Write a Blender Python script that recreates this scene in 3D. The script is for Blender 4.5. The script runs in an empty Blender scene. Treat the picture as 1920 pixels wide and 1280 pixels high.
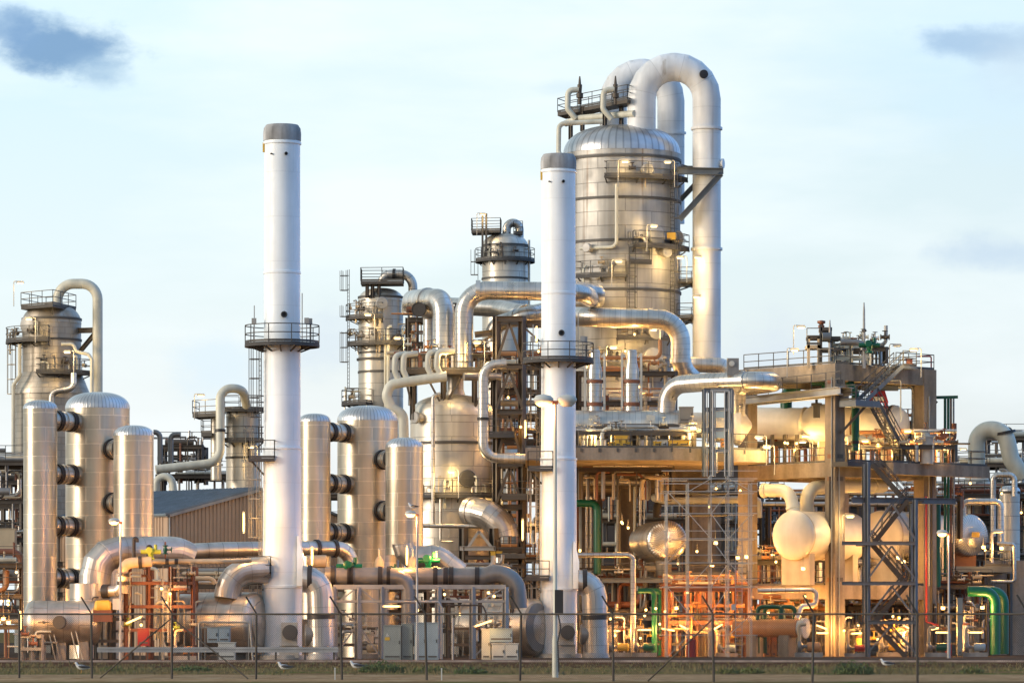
import bpy, math, random
from mathutils import Vector, Matrix
R = math.radians
F, HZ, EYE = 7500.0, 1182.0, 1.85          # focal length in photo pixels, horizon row, eye height
def X(px, d): return (px - 960) * d / F
def Z(py, d): return EYE + (HZ - py) * d / F
def W(px, py, d): return Vector((X(px, d), d, Z(py, d)))
def L(p, d): return p * d / F
sc = bpy.context.scene
COL = sc.collection

# ------------------------------------------------------------------ materials
def new_mat(name):
    m = bpy.data.materials.new(name); m.use_nodes = True
    nt = m.node_tree; nt.nodes.clear()
    out = nt.nodes.new('ShaderNodeOutputMaterial'); b = nt.nodes.new('ShaderNodeBsdfPrincipled')
    nt.links.new(b.outputs[0], out.inputs[0])
    return m, nt, b
def nd(nt, t, **kw):
    n = nt.nodes.new('ShaderNode' + t)
    for k, v in kw.items():
        if k.startswith('i_'):
            k = k[2:]; n.inputs[int(k) if k.isdigit() else k.replace('_', ' ')].default_value = v
        else: setattr(n, k, v)
    return n
def ln(nt, a, b): nt.links.new(a, b)
def c4(c): return (c[0], c[1], c[2], 1)
def mul(nt, a, fac_out, lo, hi):
    mr = nd(nt, 'MapRange', i_1=.3, i_2=.7, i_3=lo, i_4=hi); ln(nt, fac_out, mr.inputs[0])
    mx = nd(nt, 'Mix', data_type='RGBA', blend_type='MULTIPLY'); mx.inputs[0].default_value = 1
    ln(nt, a, mx.inputs[6]); ln(nt, mr.outputs[0], mx.inputs[7]); return mx.outputs[2]
def streaks(nt, sx=1.2, sz=.12, detail=4):
    tc = nd(nt, 'TexCoord'); mp = nd(nt, 'Mapping'); mp.inputs['Scale'].default_value = (sx, sx, sz)
    ln(nt, tc.outputs['Object'], mp.inputs[0]); n = nd(nt, 'TexNoise', i_Scale=1.0, i_Detail=detail); ln(nt, mp.outputs[0], n.inputs['Vector'])
    return n.outputs[0]
def blotch(nt, s=.6, detail=5):
    tc = nd(nt, 'TexCoord'); n = nd(nt, 'TexNoise', i_Scale=s, i_Detail=detail); ln(nt, tc.outputs['Object'], n.inputs['Vector']); return n.outputs[0]

def alu(name, col, bw=1.9, bh=.95, rough=.36, mort=.6, metal=.85, msize=.035, off=.5, rust=0, var=.86, aniso=.5, lo=.72, rcol=(.16, .085, .035)):
    """sheet cladding: panels with visible seams from the surface's own metre UVs"""
    m, nt, b = new_mat(name)
    uv = nd(nt, 'UVMap'); br = nd(nt, 'TexBrick', offset=off)
    br.inputs['Scale'].default_value = 1; br.inputs['Brick Width'].default_value = bw; br.inputs['Row Height'].default_value = bh
    br.inputs['Mortar Size'].default_value = msize; br.inputs['Mortar Smooth'].default_value = .3
    br.inputs['Color1'].default_value = c4(col); br.inputs['Color2'].default_value = c4([c * var for c in col]); br.inputs['Mortar'].default_value = c4([min(1, c * mort) for c in col])
    ln(nt, uv.outputs[0], br.inputs[0])
    a = mul(nt, br.outputs[0], streaks(nt), lo, 1.08); a = mul(nt, a, blotch(nt, .35), (1 + lo) / 2 - .03, 1.08)
    if rust:
        s = streaks(nt, 1.6, .05, 6); mr = nd(nt, 'MapRange', i_1=.62, i_2=.72, i_3=0, i_4=rust); ln(nt, s, mr.inputs[0])
        mx = nd(nt, 'Mix', data_type='RGBA'); ln(nt, mr.outputs[0], mx.inputs[0]); ln(nt, a, mx.inputs[6]); mx.inputs[7].default_value = c4(rcol); a = mx.outputs[2]
    ln(nt, a, b.inputs['Base Color']); b.inputs['Metallic'].default_value = metal
    mr = nd(nt, 'MapRange', i_1=.3, i_2=.7, i_3=rough - .08, i_4=rough + .1); ln(nt, blotch(nt, 1.1), mr.inputs[0]); ln(nt, mr.outputs[0], b.inputs['Roughness'])
    if aniso: tg = nd(nt, 'Tangent', direction_type='UV_MAP'); ln(nt, tg.outputs[0], b.inputs['Tangent']); b.inputs['Anisotropic'].default_value = aniso; b.inputs['Anisotropic Rotation'].default_value = .25
    bp = nd(nt, 'Bump', i_Strength=.35, i_Distance=.03, invert=True); ln(nt, br.outputs[1], bp.inputs['Height'])
    bp2 = nd(nt, 'Bump', i_Strength=.25, i_Distance=.05); ln(nt, blotch(nt, .9, 3), bp2.inputs['Height']); ln(nt, bp.outputs[0], bp2.inputs['Normal']); ln(nt, bp2.outputs[0], b.inputs['Normal'])
    return m
def ribs(name, col, pitch=.33, rough=.35, metal=.75, contrast=.6, depth=.06):
    """dished heads: radial ribs, along u"""
    m, nt, b = new_mat(name)
    uv = nd(nt, 'UVMap'); sx = nd(nt, 'SeparateXYZ'); ln(nt, uv.outputs[0], sx.inputs[0])
    mt = nd(nt, 'Math', operation='MULTIPLY', i_1=2 * math.pi / pitch); ln(nt, sx.outputs[0], mt.inputs[0])
    sn = nd(nt, 'Math', operation='SINE'); ln(nt, mt.outputs[0], sn.inputs[0])
    mr = nd(nt, 'MapRange', i_1=.55, i_2=.95, i_3=1, i_4=contrast); ln(nt, sn.outputs[0], mr.inputs[0])
    mx = nd(nt, 'Mix', data_type='RGBA', blend_type='MULTIPLY'); mx.inputs[0].default_value = 1; mx.inputs[6].default_value = c4(col); ln(nt, mr.outputs[0], mx.inputs[7])
    a = mul(nt, mx.outputs[2], blotch(nt, .7), .75, 1.1); ln(nt, a, b.inputs['Base Color'])
    b.inputs['Metallic'].default_value = metal; b.inputs['Roughness'].default_value = rough
    bp = nd(nt, 'Bump', i_Strength=.6, i_Distance=depth, invert=True); ln(nt, mr.outputs[0], bp.inputs['Height']); ln(nt, bp.outputs[0], b.inputs['Normal'])
    return m
def paint(name, col, rough=.45, metal=0, lo=.78, hi=1.08, dirt=None, dcol=(.12, .09, .06)):
    m, nt, b = new_mat(name)
    rgb = nd(nt, 'RGB'); rgb.outputs[0].default_value = c4(col)
    a = mul(nt, rgb.outputs[0], streaks(nt), lo, hi); a = mul(nt, a, blotch(nt, 1.3), (1 + lo) / 2, 1.05)
    if dirt:
        s = streaks(nt, 2.0, .07, 6); mr = nd(nt, 'MapRange', i_1=.6, i_2=.75, i_3=0, i_4=dirt); ln(nt, s, mr.inputs[0])
        mx = nd(nt, 'Mix', data_type='RGBA'); ln(nt, mr.outputs[0], mx.inputs[0]); ln(nt, a, mx.inputs[6]); mx.inputs[7].default_value = c4(dcol); a = mx.outputs[2]
    ln(nt, a, b.inputs['Base Color']); b.inputs['Roughness'].default_value = rough; b.inputs['Metallic'].default_value = metal
    return m
def concrete(name, col):
    m, nt, b = new_mat(name)
    rgb = nd(nt, 'RGB'); rgb.outputs[0].default_value = c4(col)
    a = mul(nt, rgb.outputs[0], streaks(nt, .9, .1, 6), .5, 1.15); a = mul(nt, a, blotch(nt, .5, 8), .78, 1.12); a = mul(nt, a, blotch(nt, 5, 4), .9, 1.06)
    ln(nt, a, b.inputs['Base Color']); b.inputs['Roughness'].default_value = .85; b.inputs['Specular IOR Level'].default_value = .15
    bp = nd(nt, 'Bump', i_Strength=.3, i_Distance=.03); ln(nt, blotch(nt, 6, 5), bp.inputs['Height']); ln(nt, bp.outputs[0], b.inputs['Normal'])
    return m
def emit(name, col, st):
    m = bpy.data.materials.new(name); m.use_nodes = True; nt = m.node_tree; nt.nodes.clear()
    o = nt.nodes.new('ShaderNodeOutputMaterial'); e = nd(nt, 'Emission'); e.inputs[0].default_value = c4(col); e.inputs[1].default_value = st; ln(nt, e.outputs[0], o.inputs[0]); return m

MT = dict(
    vessel=alu('aluminium_cladding_panels', (.68, .585, .445), 1.9, .95, .42, 1.25, msize=.03),
    tower=alu('weathered_cladding_panels', (.74, .68, .58), 3.4, 1.1, .46, .55, .65),
    column=alu('stained_column_cladding', (.60, .58, .54), 4.5, 1.15, .56, .5, .55, rust=.8, var=.82, aniso=.3, lo=.62),
    old=alu('dull_brick_lining_cladding', (.52, .46, .38), 1.1, .55, .5, .7, .7),
    duct=alu('ringed_duct_cladding', (.66, .62, .56), 60, .42, .33, .6, msize=.02, off=0),
    gore=alu('segment_duct_cladding', (.62, .57, .51), 1.3, 1.25, .4, .6, msize=.02),
    pipe=alu('ringed_pipe_cladding', (.66, .61, .54), 60, 1.0, .38, .6, off=0),
    drum=alu('drum_cladding', (.64, .57, .48), 2.4, 1.0, .42, .65),
    dome=ribs('ribbed_head_cladding', (.60, .60, .60), .26, .36, .8, .6, .03), backing=paint('dark_backing_sheet', (.055, .04, .03), .6),
    domebig=ribs('ribbed_dome_cladding', (.52, .52, .53), .62, .34, .85, .66, .025),
    fan=ribs('fan_ribbed_drum_head', (.62, .58, .52), .22, .3, .9, .5, .05),
    greypipe=paint('grey_painted_pipe', (.24, .225, .21), .36, .4),
    white=alu('white_stack_paint', (.80, .845, .87), 3.7, 2.9, .42, .9, 0, .02, .5, .14, .985, 0, .9, (.45, .40, .34)),
    whiteduct=alu('white_weathered_duct_paint', (.70, .715, .72), 60, 2.1, .45, .8, 0, .03, 0, .6, .95, 0, .78, (.30, .26, .21)),
    cream=paint('cream_pipe_paint', (.56, .54, .44), .42),
    creamv=paint('cream_vessel_paint', (.66, .59, .47), .4, 0, .9, 1.04),
    tan=paint('tan_insulation_paint', (.50, .39, .25), .5),
    cap=paint('sooty_stack_cap', (.32, .32, .32), .8, 0, .4, 1.6),
    rail=paint('galvanised_railing', (.085, .08, .074), .6, .2),
    raily=paint('pale_galvanised_ladder', (.34, .31, .26), .5, .4),
    deck=paint('steel_grating', (.065, .062, .06), .8, 0),
    steel=paint('brown_grey_steel', (.085, .068, .052), .55, .2),
    bsteel=paint('blue_grey_steel', (.13, .145, .16), .5, .2),
    lsteel=paint('light_grey_steel', (.36, .35, .33), .5, .2),
    dark=paint('dark_rubber', (.035, .03, .028), .5, .2),
    conc=concrete('tan_concrete', (.31, .25, .19)),
    conc2=concrete('grey_concrete', (.34, .31, .27)),
    kerb=concrete('kerb_concrete', (.44, .33, .27)),
    green=paint('green_pipe_paint', (.0, .10, .045), .35, 0),
    dgreen=paint('dark_green_pipe_paint', (.0, .07, .035), .38, 0),
    red=paint('red_paint', (.30, .014, .013), .4),
    rust=paint('rusty_oxide_paint', (.20, .07, .032), .6),
    orange=paint('orange_lit_paint', (.50, .22, .08), .5),  # orange lamp light put into the base colour
    yellow=paint('yellow_paint', (.66, .40, .05), .5),
    ygreen=paint('yellow_green_valve_paint', (.45, .50, .05), .4),
    cab=paint('grey_green_cabinet_paint', (.28, .30, .27), .45),
    cabb=paint('blue_grey_cabinet_paint', (.27, .34, .38), .42),
    cabl=paint('light_grey_cabinet_paint', (.50, .49, .44), .45),
    shed=paint('tan_corrugated_sheet', (.46, .31, .20), .5, 0, .92, 1.04),
    roof=paint('blue_grey_roof_sheet', (.17, .215, .25), .45, .1),
    gull=paint('white_plumage', (.75, .73, .70), .7), wing=paint('slate_plumage', (.05, .05, .055), .7), beak=paint('orange_beak', (.6, .3, .04), .5),
    fence=paint('rusty_galvanised_fence', (.075, .06, .045), .7, .3, .6, 1.3),
    wire=paint('fence_wire', (.045, .036, .026), .7, .2),
    tube=emit('warm_fluorescent_tube', (1, .60, .18), 4.0), lamp=emit('sodium_lamp_glass', (1, .60, .18), 5.0), lampw=emit('white_warm_lamp_glass', (1, .72, .34), 4.0),
)
# ------------------------------------------------------------------ geometry
UP = Vector((0, 0, 1))
def pv(*a): return Vector(a)
class G:
    def __init__(s): s.v = []; s.f = []; s.u = []
    def add(s, vs, fs, us=None):
        b = len(s.v); s.v += [tuple(v) for v in vs]
        for i, f in enumerate(fs): s.f.append([b + k for k in f]); s.u.append(us[i] if us else None)
        return s
    def hexa(s, p):   # 8 corners: bottom 4 ccw, top 4
        return s.add(p, [(3, 2, 1, 0), (4, 5, 6, 7), (0, 1, 5, 4), (1, 2, 6, 5), (2, 3, 7, 6), (3, 0, 4, 7)])
    def box(s, x0, y0, z0, x1, y1, z1):
        return s.hexa([(x0, y0, z0), (x1, y0, z0), (x1, y1, z0), (x0, y1, z0), (x0, y0, z1), (x1, y0, z1), (x1, y1, z1), (x0, y1, z1)])
    def obox(s, c, ux, hx, hy, z0, z1):
        ux = Vector((ux[0], ux[1], 0)).normalized(); uy = Vector((-ux.y, ux.x, 0)); c = Vector((c[0], c[1], 0))
        q = [c - ux * hx - uy * hy, c + ux * hx - uy * hy, c + ux * hx + uy * hy, c - ux * hx + uy * hy]
        return s.hexa([p + UP * z0 for p in q] + [p + UP * z1 for p in q])
    def bar(s, p, q, w=.1, h=None):
        h = w if h is None else h; p = Vector(p); q = Vector(q); d = q - p
        if d.length < 1e-4: return s
        d.normalize(); sd = d.cross(UP)
        sd = Vector((1, 0, 0)) if sd.length < 1e-3 else sd.normalized()
        u = sd.cross(d); a = sd * w / 2; b = u * h / 2
        return s.hexa([p - a - b, p + a - b, q + a - b, q - a - b, p - a + b, p + a + b, q + a + b, q - a + b])
    def ibeam(s, p, q, w=.3):
        p = Vector(p); q = Vector(q); d = (q - p).normalized(); sd = d.cross(UP); sd = Vector((.7, .7, 0)) if sd.length < 1e-3 else sd.normalized(); u = sd.cross(d)
        t = w * .1
        for o, a, b in ((u * (w / 2), w, t), (u * (-w / 2), w, t), (Vector(), t, w - t * 1.2)):
            sa = sd * a / 2; ub = u * b / 2; P = p + o; Q = q + o
            s.hexa([P - sa - ub, P + sa - ub, Q + sa - ub, Q - sa - ub, P - sa + ub, P + sa + ub, Q + sa + ub, Q - sa + ub])
        return s
    def lathe(s, o, ax, prof, n=32, caps=True):
        o = Vector(o); ax = Vector(ax).normalized(); t = Vector((1, 0, 0)) if abs(ax.z) > .9 else UP
        e1 = (t - ax * t.dot(ax)).normalized(); e2 = ax.cross(e1)
        rm = max(r for r, _ in prof); rings = []; lens = [0]
        for (r0, z0), (r1, z1) in zip(prof, prof[1:]): lens.append(lens[-1] + math.hypot(r1 - r0, z1 - z0))
        vs = []
        for r, z in prof:
            r = max(r, 1e-4)
            for k in range(n):
                a = 2 * math.pi * k / n; vs.append(o + ax * z + (e1 * math.cos(a) + e2 * math.sin(a)) * r)
        fs = []; us = []; U = 2 * math.pi * rm / n
        zb = (o.z if abs(ax.z) > .9 else 0)
        for i in range(len(prof) - 1):
            for k in range(n):
                k2 = (k + 1) % n; fs.append((i * n + k, i * n + k2, (i + 1) * n + k2, (i + 1) * n + k))
                v0, v1 = zb + lens[i], zb + lens[i + 1]; us.append(((k * U, v0), ((k + 1) * U, v0), ((k + 1) * U, v1), (k * U, v1)))
        if caps:
            if prof[0][0] > .01: fs.append(tuple(range(n - 1, -1, -1))); us.append(None)
            if prof[-1][0] > .01: b = (len(prof) - 1) * n; fs.append(tuple(b + k for k in range(n))); us.append(None)
        return s.add(vs, fs, us)
    def cyl(s, p, q, r, n=12): p = Vector(p); q = Vector(q); return s.lathe(p, q - p, [(r, 0), (r, (q - p).length)], n)
    def ball(s, c, r, n=12, sq=1.0): return s.lathe(c, UP, [(r * math.sin(a), -r * sq * math.cos(a)) for a in [math.pi * k / 8 for k in range(9)]], n)
    def tube(s, pts, r, n=10, caps=True, rs=None):
        pts = [Vector(p) for p in pts]; T = []
        for i in range(len(pts)):
            a = pts[max(i - 1, 0)]; b = pts[min(i + 1, len(pts) - 1)]; T.append((b - a).normalized())
        t = T[0]; ref = UP if abs(t.z) < .9 else Vector((1, 0, 0)); e1 = (ref - t * ref.dot(t)).normalized(); vs = []; lens = [0]
        for i, p in enumerate(pts):
            if i: lens.append(lens[-1] + (p - pts[i - 1]).length)
            e1 = (e1 - T[i] * e1.dot(T[i])).normalized(); e2 = T[i].cross(e1); rr = rs[i] if rs else r
            for k in range(n):
                a = 2 * math.pi * k / n; vs.append(p + (e1 * math.cos(a) + e2 * math.sin(a)) * rr)
        fs = []; us = []; U = 2 * math.pi * r / n
        for i in range(len(pts) - 1):
            for k in range(n):
                k2 = (k + 1) % n; fs.append((i * n + k, i * n + k2, (i + 1) * n + k2, (i + 1) * n + k)); us.append(((k * U, lens[i]), ((k + 1) * U, lens[i]), ((k + 1) * U, lens[i + 1]), (k * U, lens[i + 1])))
        if caps: fs += [tuple(range(n - 1, -1, -1)), tuple((len(pts) - 1) * n + k for k in range(n))]; us += [None, None]
        return s.add(vs, fs, us)
    def pipe(s, pts, r, bend=None, n=12, seg=6, caps=True): return s.tube(fillet(pts, bend if bend else r * 2.6, seg), r, n, caps)
    def sector(s, cx, cy, ri, ro, z0, z1, a0, a1):
        n = max(3, int(abs(a1 - a0) / 12)); full = abs(a1 - a0) >= 359; vs = []
        for k in range(n + 1):
            a = R(a0 + (a1 - a0) * k / n); c, q = math.cos(a), math.sin(a)
            vs += [(cx + ri * c, cy + ri * q, z0), (cx + ro * c, cy + ro * q, z0), (cx + ro * c, cy + ro * q, z1), (cx + ri * c, cy + ri * q, z1)]
        fs = []
        for k in range(n):
            a, b = 4 * k, 4 * k + 4
            fs += [(a, b, b + 1, a + 1), (a + 1, b + 1, b + 2, a + 2), (a + 2, b + 2, b + 3, a + 3), (a + 3, b + 3, b, a)]
        if not full: fs += [(0, 1, 2, 3), (4 * n + 3, 4 * n + 2, 4 * n + 1, 4 * n)]
        return s.add(vs, fs)
    def prism(s, poly, z0, z1):
        n = len(poly); vs = [(p[0], p[1], z0) for p in poly] + [(p[0], p[1], z1) for p in poly]
        return s.add(vs, [tuple(range(n - 1, -1, -1)), tuple(range(n, 2 * n))] + [(k, (k + 1) % n, n + (k + 1) % n, n + k) for k in range(n)])
    def rail(s, pts, h=1.1, t=.055, closed=False, step=1.6, toe=True):
        pts = [Vector(p) for p in pts]
        if closed: pts = pts + [pts[0]]
        acc = 0; posts = [pts[0]]
        for a, b in zip(pts, pts[1:]):
            for f in (1, .52): s.bar(a + UP * h * f, b + UP * h * f, t)
            if toe: s.bar(a + UP * .09, b + UP * .09, .02, .15)
            l = (b - a).length
            if l > step * .8:
                m = max(1, round(l / step))
                for k in range(1, m + 1): posts.append(a + (b - a) * k / m)
                acc = 0
            else:
                acc += l
                if acc > step * .8: posts.append(b); acc = 0
        if (posts[-1] - pts[-1]).length > .1: posts.append(pts[-1])
        for p in posts: s.bar(p, p + UP * h, t)
        return s
def fillet(pts, bend, seg):
    pts = [Vector(p) for p in pts]; out = [pts[0]]
    for i in range(1, len(pts) - 1):
        a, b, c = pts[i - 1], pts[i], pts[i + 1]; u = (a - b); w = (c - b); lu, lw = u.length, w.length; u.normalize(); w.normalize()
        ang = u.angle(w)
        if ang > math.pi - .02: out.append(b); continue
        t = bend / math.tan(ang / 2); t = min(t, lu * (.98 if i == 1 else .49), lw * (.98 if i == len(pts) - 2 else .49)); rad = t * math.tan(ang / 2)
        ctr = b + (u + w).normalized() * (rad / math.sin(ang / 2)); p0 = b + u * t; p1 = b + w * t; v0 = p0 - ctr; v1 = p1 - ctr; th = v0.angle(v1)
        m = max(2, round(seg * th / (math.pi / 2)))
        for k in range(m + 1):
            f = k / m; out.append(ctr + (v0 * math.sin((1 - f) * th) + v1 * math.sin(f * th)) / math.sin(th))
    out.append(pts[-1]); o2 = [out[0]]
    for p in out[1:]:
        if (p - o2[-1]).length > 1e-3: o2.append(p)
    return o2
def arc(cx, cy, r, z, a0, a1, st=12):
    n = max(2, int(abs(a1 - a0) / st)); return [pv(cx + r * math.cos(R(a0 + (a1 - a0) * k / n)), cy + r * math.sin(R(a0 + (a1 - a0) * k / n)), z) for k in range(n + 1)]
WL = {}
def thing(name, label, cat, loc, group=None, kind=None):
    o = bpy.data.objects.new(name, None); COL.objects.link(o); o.location = loc; o.empty_display_size = .3
    WL[o.name] = Vector(loc); return tag(o, label, cat, group, kind)
def tag(o, label, cat, group=None, kind=None):
    o['label'] = label; o['category'] = cat
    if group: o['group'] = group
    if kind: o['kind'] = kind
    return o
def mk(g, name, mat, parent=None, sharp=34, label=None):
    if parent is None:
        xs = [v[0] for v in g.v]; ys = [v[1] for v in g.v]; base = Vector(((min(xs) + max(xs)) / 2, (min(ys) + max(ys)) / 2, min(v[2] for v in g.v)))
    else: base = WL[parent.name]
    me = bpy.data.meshes.new(name); me.from_pydata([(v[0] - base.x, v[1] - base.y, v[2] - base.z) for v in g.v], [], g.f)
    uvl = me.uv_layers.new(name='UVMap'); flat = []
    for f, u in zip(g.f, g.u):
        if u: 
            for q in u: flat += [q[0], q[1]]
        else:
            for k in f: flat += [g.v[k][0] + g.v[k][1], g.v[k][2]]
    uvl.data.foreach_set('uv', flat)
    me.polygons.foreach_set('use_smooth', [True] * len(me.polygons)); me.set_sharp_from_angle(angle=R(sharp))
    me.materials.append(MT[mat]); me.update()
    o = bpy.data.objects.new(name, me); COL.objects.link(o); WL[o.name] = base
    if parent is None: o.location = base
    else: o.parent = parent
    if label: o['label'] = label
    return o
def dup(o, delta, label=None, parent=None):
    c = o.copy(); COL.objects.link(c)
    if parent is None: c.location = o.location + Vector(delta); c['label'] = label
    else: c.parent = parent
    for ch in list(o.children): dup(ch, None, None, c)
    return c
# ------------------------------------------------------------------ kits
def flange(parent, p, dr, r, w=.22, mat='dark', k=1.22, name='flange', n=20):
    dr = Vector(dr).normalized(); return mk(G().lathe(Vector(p) - dr * w / 2, dr, [(r * k, 0), (r * k, w)], n), name, mat, parent)
def PIPE(label, pts, rpx, mat, name='pipe', bend=None, n=14, seg=7, fl=(), cat='pipe', group=None, flk=1.2, flm='dark', flw=.22, sharp=34):
    """a pipe run through photo points (px, py, depth); fl = (segment, fraction) of each flange"""
    q = [W(*p) for p in pts]; r = L(rpx, pts[0][2]); o = mk(G().pipe(q, r, L(bend, pts[0][2]) if bend else None, n, seg), name, mat, None, sharp); tag(o, label, cat, group)
    for i, t in fl: flange(o, q[i].lerp(q[i + 1], t), q[i + 1] - q[i], r, flw, flm, flk, n=max(n, 16))
    return o
def domeprof(r, h, zt, n=12, top=0): return [(r * math.cos(a) ** .8, zt - h + h * math.sin(a) ** .92) for a in [math.pi / 2 * k / n for k in range(n)]] + [(top, zt)]
def vessel(name, label, cat, px, pyt, pyb, wpx, d, body='vessel', head='dome', dk=.55, n=48, group=None, profile=None):
    r = L(wpx / 2, d); cx = X(px, d); zt = Z(pyt, d); zb = max(0, Z(pyb, d)); h = r * dk
    o = thing(name, label, cat, (cx, d, zb), group); o_ = dict(o=o, x=cx, y=d, r=r, zt=zt, zb=zb, d=d)
    prof = profile or [(r, 0), (r, zt - h - zb)]
    mk(G().lathe((cx, d, zb), UP, prof, n, True), 'shell', body, o)
    rt = prof[-1][0]; mk(G().lathe((cx, d, 0), UP, [(rt + .025, zt - h - .02)] + domeprof(rt + .025, h, zt), n), 'head', head, o)
    return o_
def band(v, z, r=None, k=.07, w=.18, mat='rail', name='stiffener_ring'):
    r = r or v['r']; mk(G().lathe((v['x'], v['y'], z), UP, [(r, 0), (r + k, 0), (r + k, w), (r, w)], 48, False), name, mat, v['o'])
def nozzle(v, ang, z, rn, ln_=.5, mat='pipe', r=None, name='manhole', cover='lsteel'):
    r = r or v['r']; a = R(ang); dr = pv(math.cos(a), math.sin(a), 0); p = pv(v['x'], v['y'], z) + dr * (r - .1)
    o = mk(G().cyl(p, p + dr * (ln_ + .1), rn, 20), name, mat, v['o']); mk(G().lathe(p + dr * (ln_ + .1), dr, [(rn * 1.2, -.1), (rn * 1.2, .06), (rn * 1.05, .12), (.01, .14)], 20), 'cover', cover, o)
def ringplat(v, z, ro, a0, a1, ri=None, h=1.1, mat='deck', t=.055, ladder=None, br=True):
    ri = ri if ri else v['r'] + .05; cx, cy = v['x'], v['y']; full = abs(a1 - a0) >= 359
    g = G().sector(cx, cy, ri, ro - .02, z - .05, z, a0, a1).sector(cx, cy, ro - .06, ro, z - .25, z - .051, a0, a1)
    if br:
        m = max(2, int(abs(a1 - a0) / 28))
        for k in range(m + (0 if full else 1)):
            a = R(a0 + (a1 - a0) * (k / m)); c, q = math.cos(a), math.sin(a)
            g.bar((cx + ri * c, cy + ri * q, z - .13), (cx + (ro - .1) * c, cy + (ro - .1) * q, z - .13), .1, .14); g.bar((cx + ri * c, cy + ri * q, z - .55), (cx + (ro - .35) * c, cy + (ro - .35) * q, z - .22), .09)
    p = mk(g, 'platform', mat, v['o']); pts = arc(cx, cy, ro - .04, z, a0, a1)
    if not full: pts = [pv(cx + (ri + .05) * math.cos(R(a0)), cy + (ri + .05) * math.sin(R(a0)), z)] + pts + [pv(cx + (ri + .05) * math.cos(R(a1)), cy + (ri + .05) * math.sin(R(a1)), z)]
    mk(G().rail(pts, h, t), 'railing', 'rail', p); return p
def polyplat(root, poly, z, edges=None, h=1.1, th=.3, mat='deck', legs=None, name='platform', railmat='rail', t=.055):
    """flat deck over world xy corners; edges = which sides carry a railing"""
    g = G().prism(poly, z - th, z); p = mk(g, name, mat, root); n = len(poly); rg = G()
    for k in (range(n) if edges is None else edges):
        a, b = poly[k], poly[(k + 1) % n]; rg.rail([pv(a[0], a[1], z), pv(b[0], b[1], z)], h, t)
    if rg.v: mk(rg, 'railing', railmat, p)
    return p
def ladder(root, x, y, z0, z1, ang, w=.5, cage=True, mat='raily', t=.05):
    """rungs face direction ang (degrees), cage bows outwards that way"""
    dr = pv(math.cos(R(ang)), math.sin(R(ang)), 0); sd = pv(-dr.y, dr.x, 0); b = pv(x, y, 0); g = G()
    for k in (-1, 1): g.bar(b + sd * k * w / 2 + UP * z0, b + sd * k * w / 2 + UP * (z1 + 1.1), t)
    z = z0 + .2
    while z < z1: g.bar(b - sd * w / 2 + UP * z, b + sd * w / 2 + UP * z, .035); z += .32
    o = mk(g, 'ladder', mat, root)
    if cage:
        g = G(); z = z0 + 2.3; hoop = [(-w / 2, 0), (-.42, .35), (-.25, .68), (.25, .68), (.42, .35), (w / 2, 0)]
        while z < z1 + 1: 
            q = [b + sd * a + dr * c + UP * z for a, c in hoop]
            for i in range(5): g.bar(q[i], q[i + 1], .05)
            z += 1.25
        for a, c in hoop[1:5]: g.bar(b + sd * a + dr * c + UP * (z0 + 2.3), b + sd * a + dr * c + UP * (z1 + 1), .045)
        mk(g, 'cage', mat, o)
    return o
def stairs(root, p, q, w=.9, mat='bsteel', side=None, name='stair_flight'):
    p = Vector(p); q = Vector(q); d = q - p; hd = pv(d.x, d.y, 0).normalized(); sd = Vector(side) if side else pv(-hd.y, hd.x, 0); g = G()
    for k in (0, 1): g.bar(p + sd * w * k, q + sd * w * k, .06, .3)
    n = max(3, int(abs(d.z) / .23))
    for i in range(n):
        c = p + d * ((i + .5) / n); g.hexa([c - hd * .13 - UP * .02, c + hd * .13 - UP * .02, c + hd * .13 + sd * w - UP * .02, c - hd * .13 + sd * w - UP * .02, c - hd * .13 + UP * .02, c + hd * .13 + UP * .02, c + hd * .13 + sd * w + UP * .02, c - hd * .13 + sd * w + UP * .02])
    o = mk(g, name, mat, root); g = G()
    for k in (0, 1):
        for h in (1.0, .55): g.bar(p + sd * w * k + UP * h, q + sd * w * k + UP * h, .055)
        for i in range(5): c = p + d * (i / 4) + sd * w * k; g.bar(c, c + UP * 1.0, .05)
    mk(g, 'handrail', 'rail', o); return o
def valve_geo(g, p, r=.16, ax=(1, 0, 0), stem=.5, sd=(0, 0, 1)):
    p = Vector(p); ax = Vector(ax); sd = Vector(sd); g.lathe(p - ax * r * 1.6, ax, [(r, 0), (r, r * .3), (r * .55, r * .5), (r * .8, r * 1.6), (r * .55, r * 2.7), (r, r * 2.9), (r, r * 3.2)], 12)
    g.cyl(p, p + sd * stem, r * .3, 8); g.lathe(p + sd * stem, sd, [(r * .9, -.03), (r * 1.1, 0), (r * .9, .03)], 12); return g
LIGHTS = []
def glow(parent, p, power, col=(1, .55, .2), rad=.25):
    ld = bpy.data.lights.new('lamp_light', 'POINT'); ld.energy = power * LP; ld.color = col; ld.shadow_soft_size = rad
    o = bpy.data.objects.new('lamp_light', ld); COL.objects.link(o); o.parent = parent; o.location = Vector(p) - WL[parent.name]; LIGHTS.append(o)
LP = .58
WARM = (1, .52, .14); SOD = (1, .45, .11); WW = (1, .66, .25)
def TUBE(label, px0, py0, px1, py1, d, power=300, col=WARM, group='lit tube lamps', r=.06, off=.45, ddy=0, mat='tube'):
    a, b = W(px0, py0, d), W(px1, py1, d + ddy); o = thing('tube_lamp', label, 'lamp', b, group); dr = (b - a).normalized()
    mk(G().cyl(a, b, r, 10), 'tube', mat, o); bk = pv(0, .14, .02)
    g = G().bar(a + bk, b + bk, .14, .06)
    for p, s in ((a, -1), (b, 1)): g.cyl(p + dr * s * .01, p + dr * s * .12, r * 1.15, 10); g.bar(p + bk, p + dr * s * .06, .05)
    mk(g, 'housing', 'lsteel', o); glow(o, (a + b) / 2 - pv(0, off, 0), power, col); return o
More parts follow.
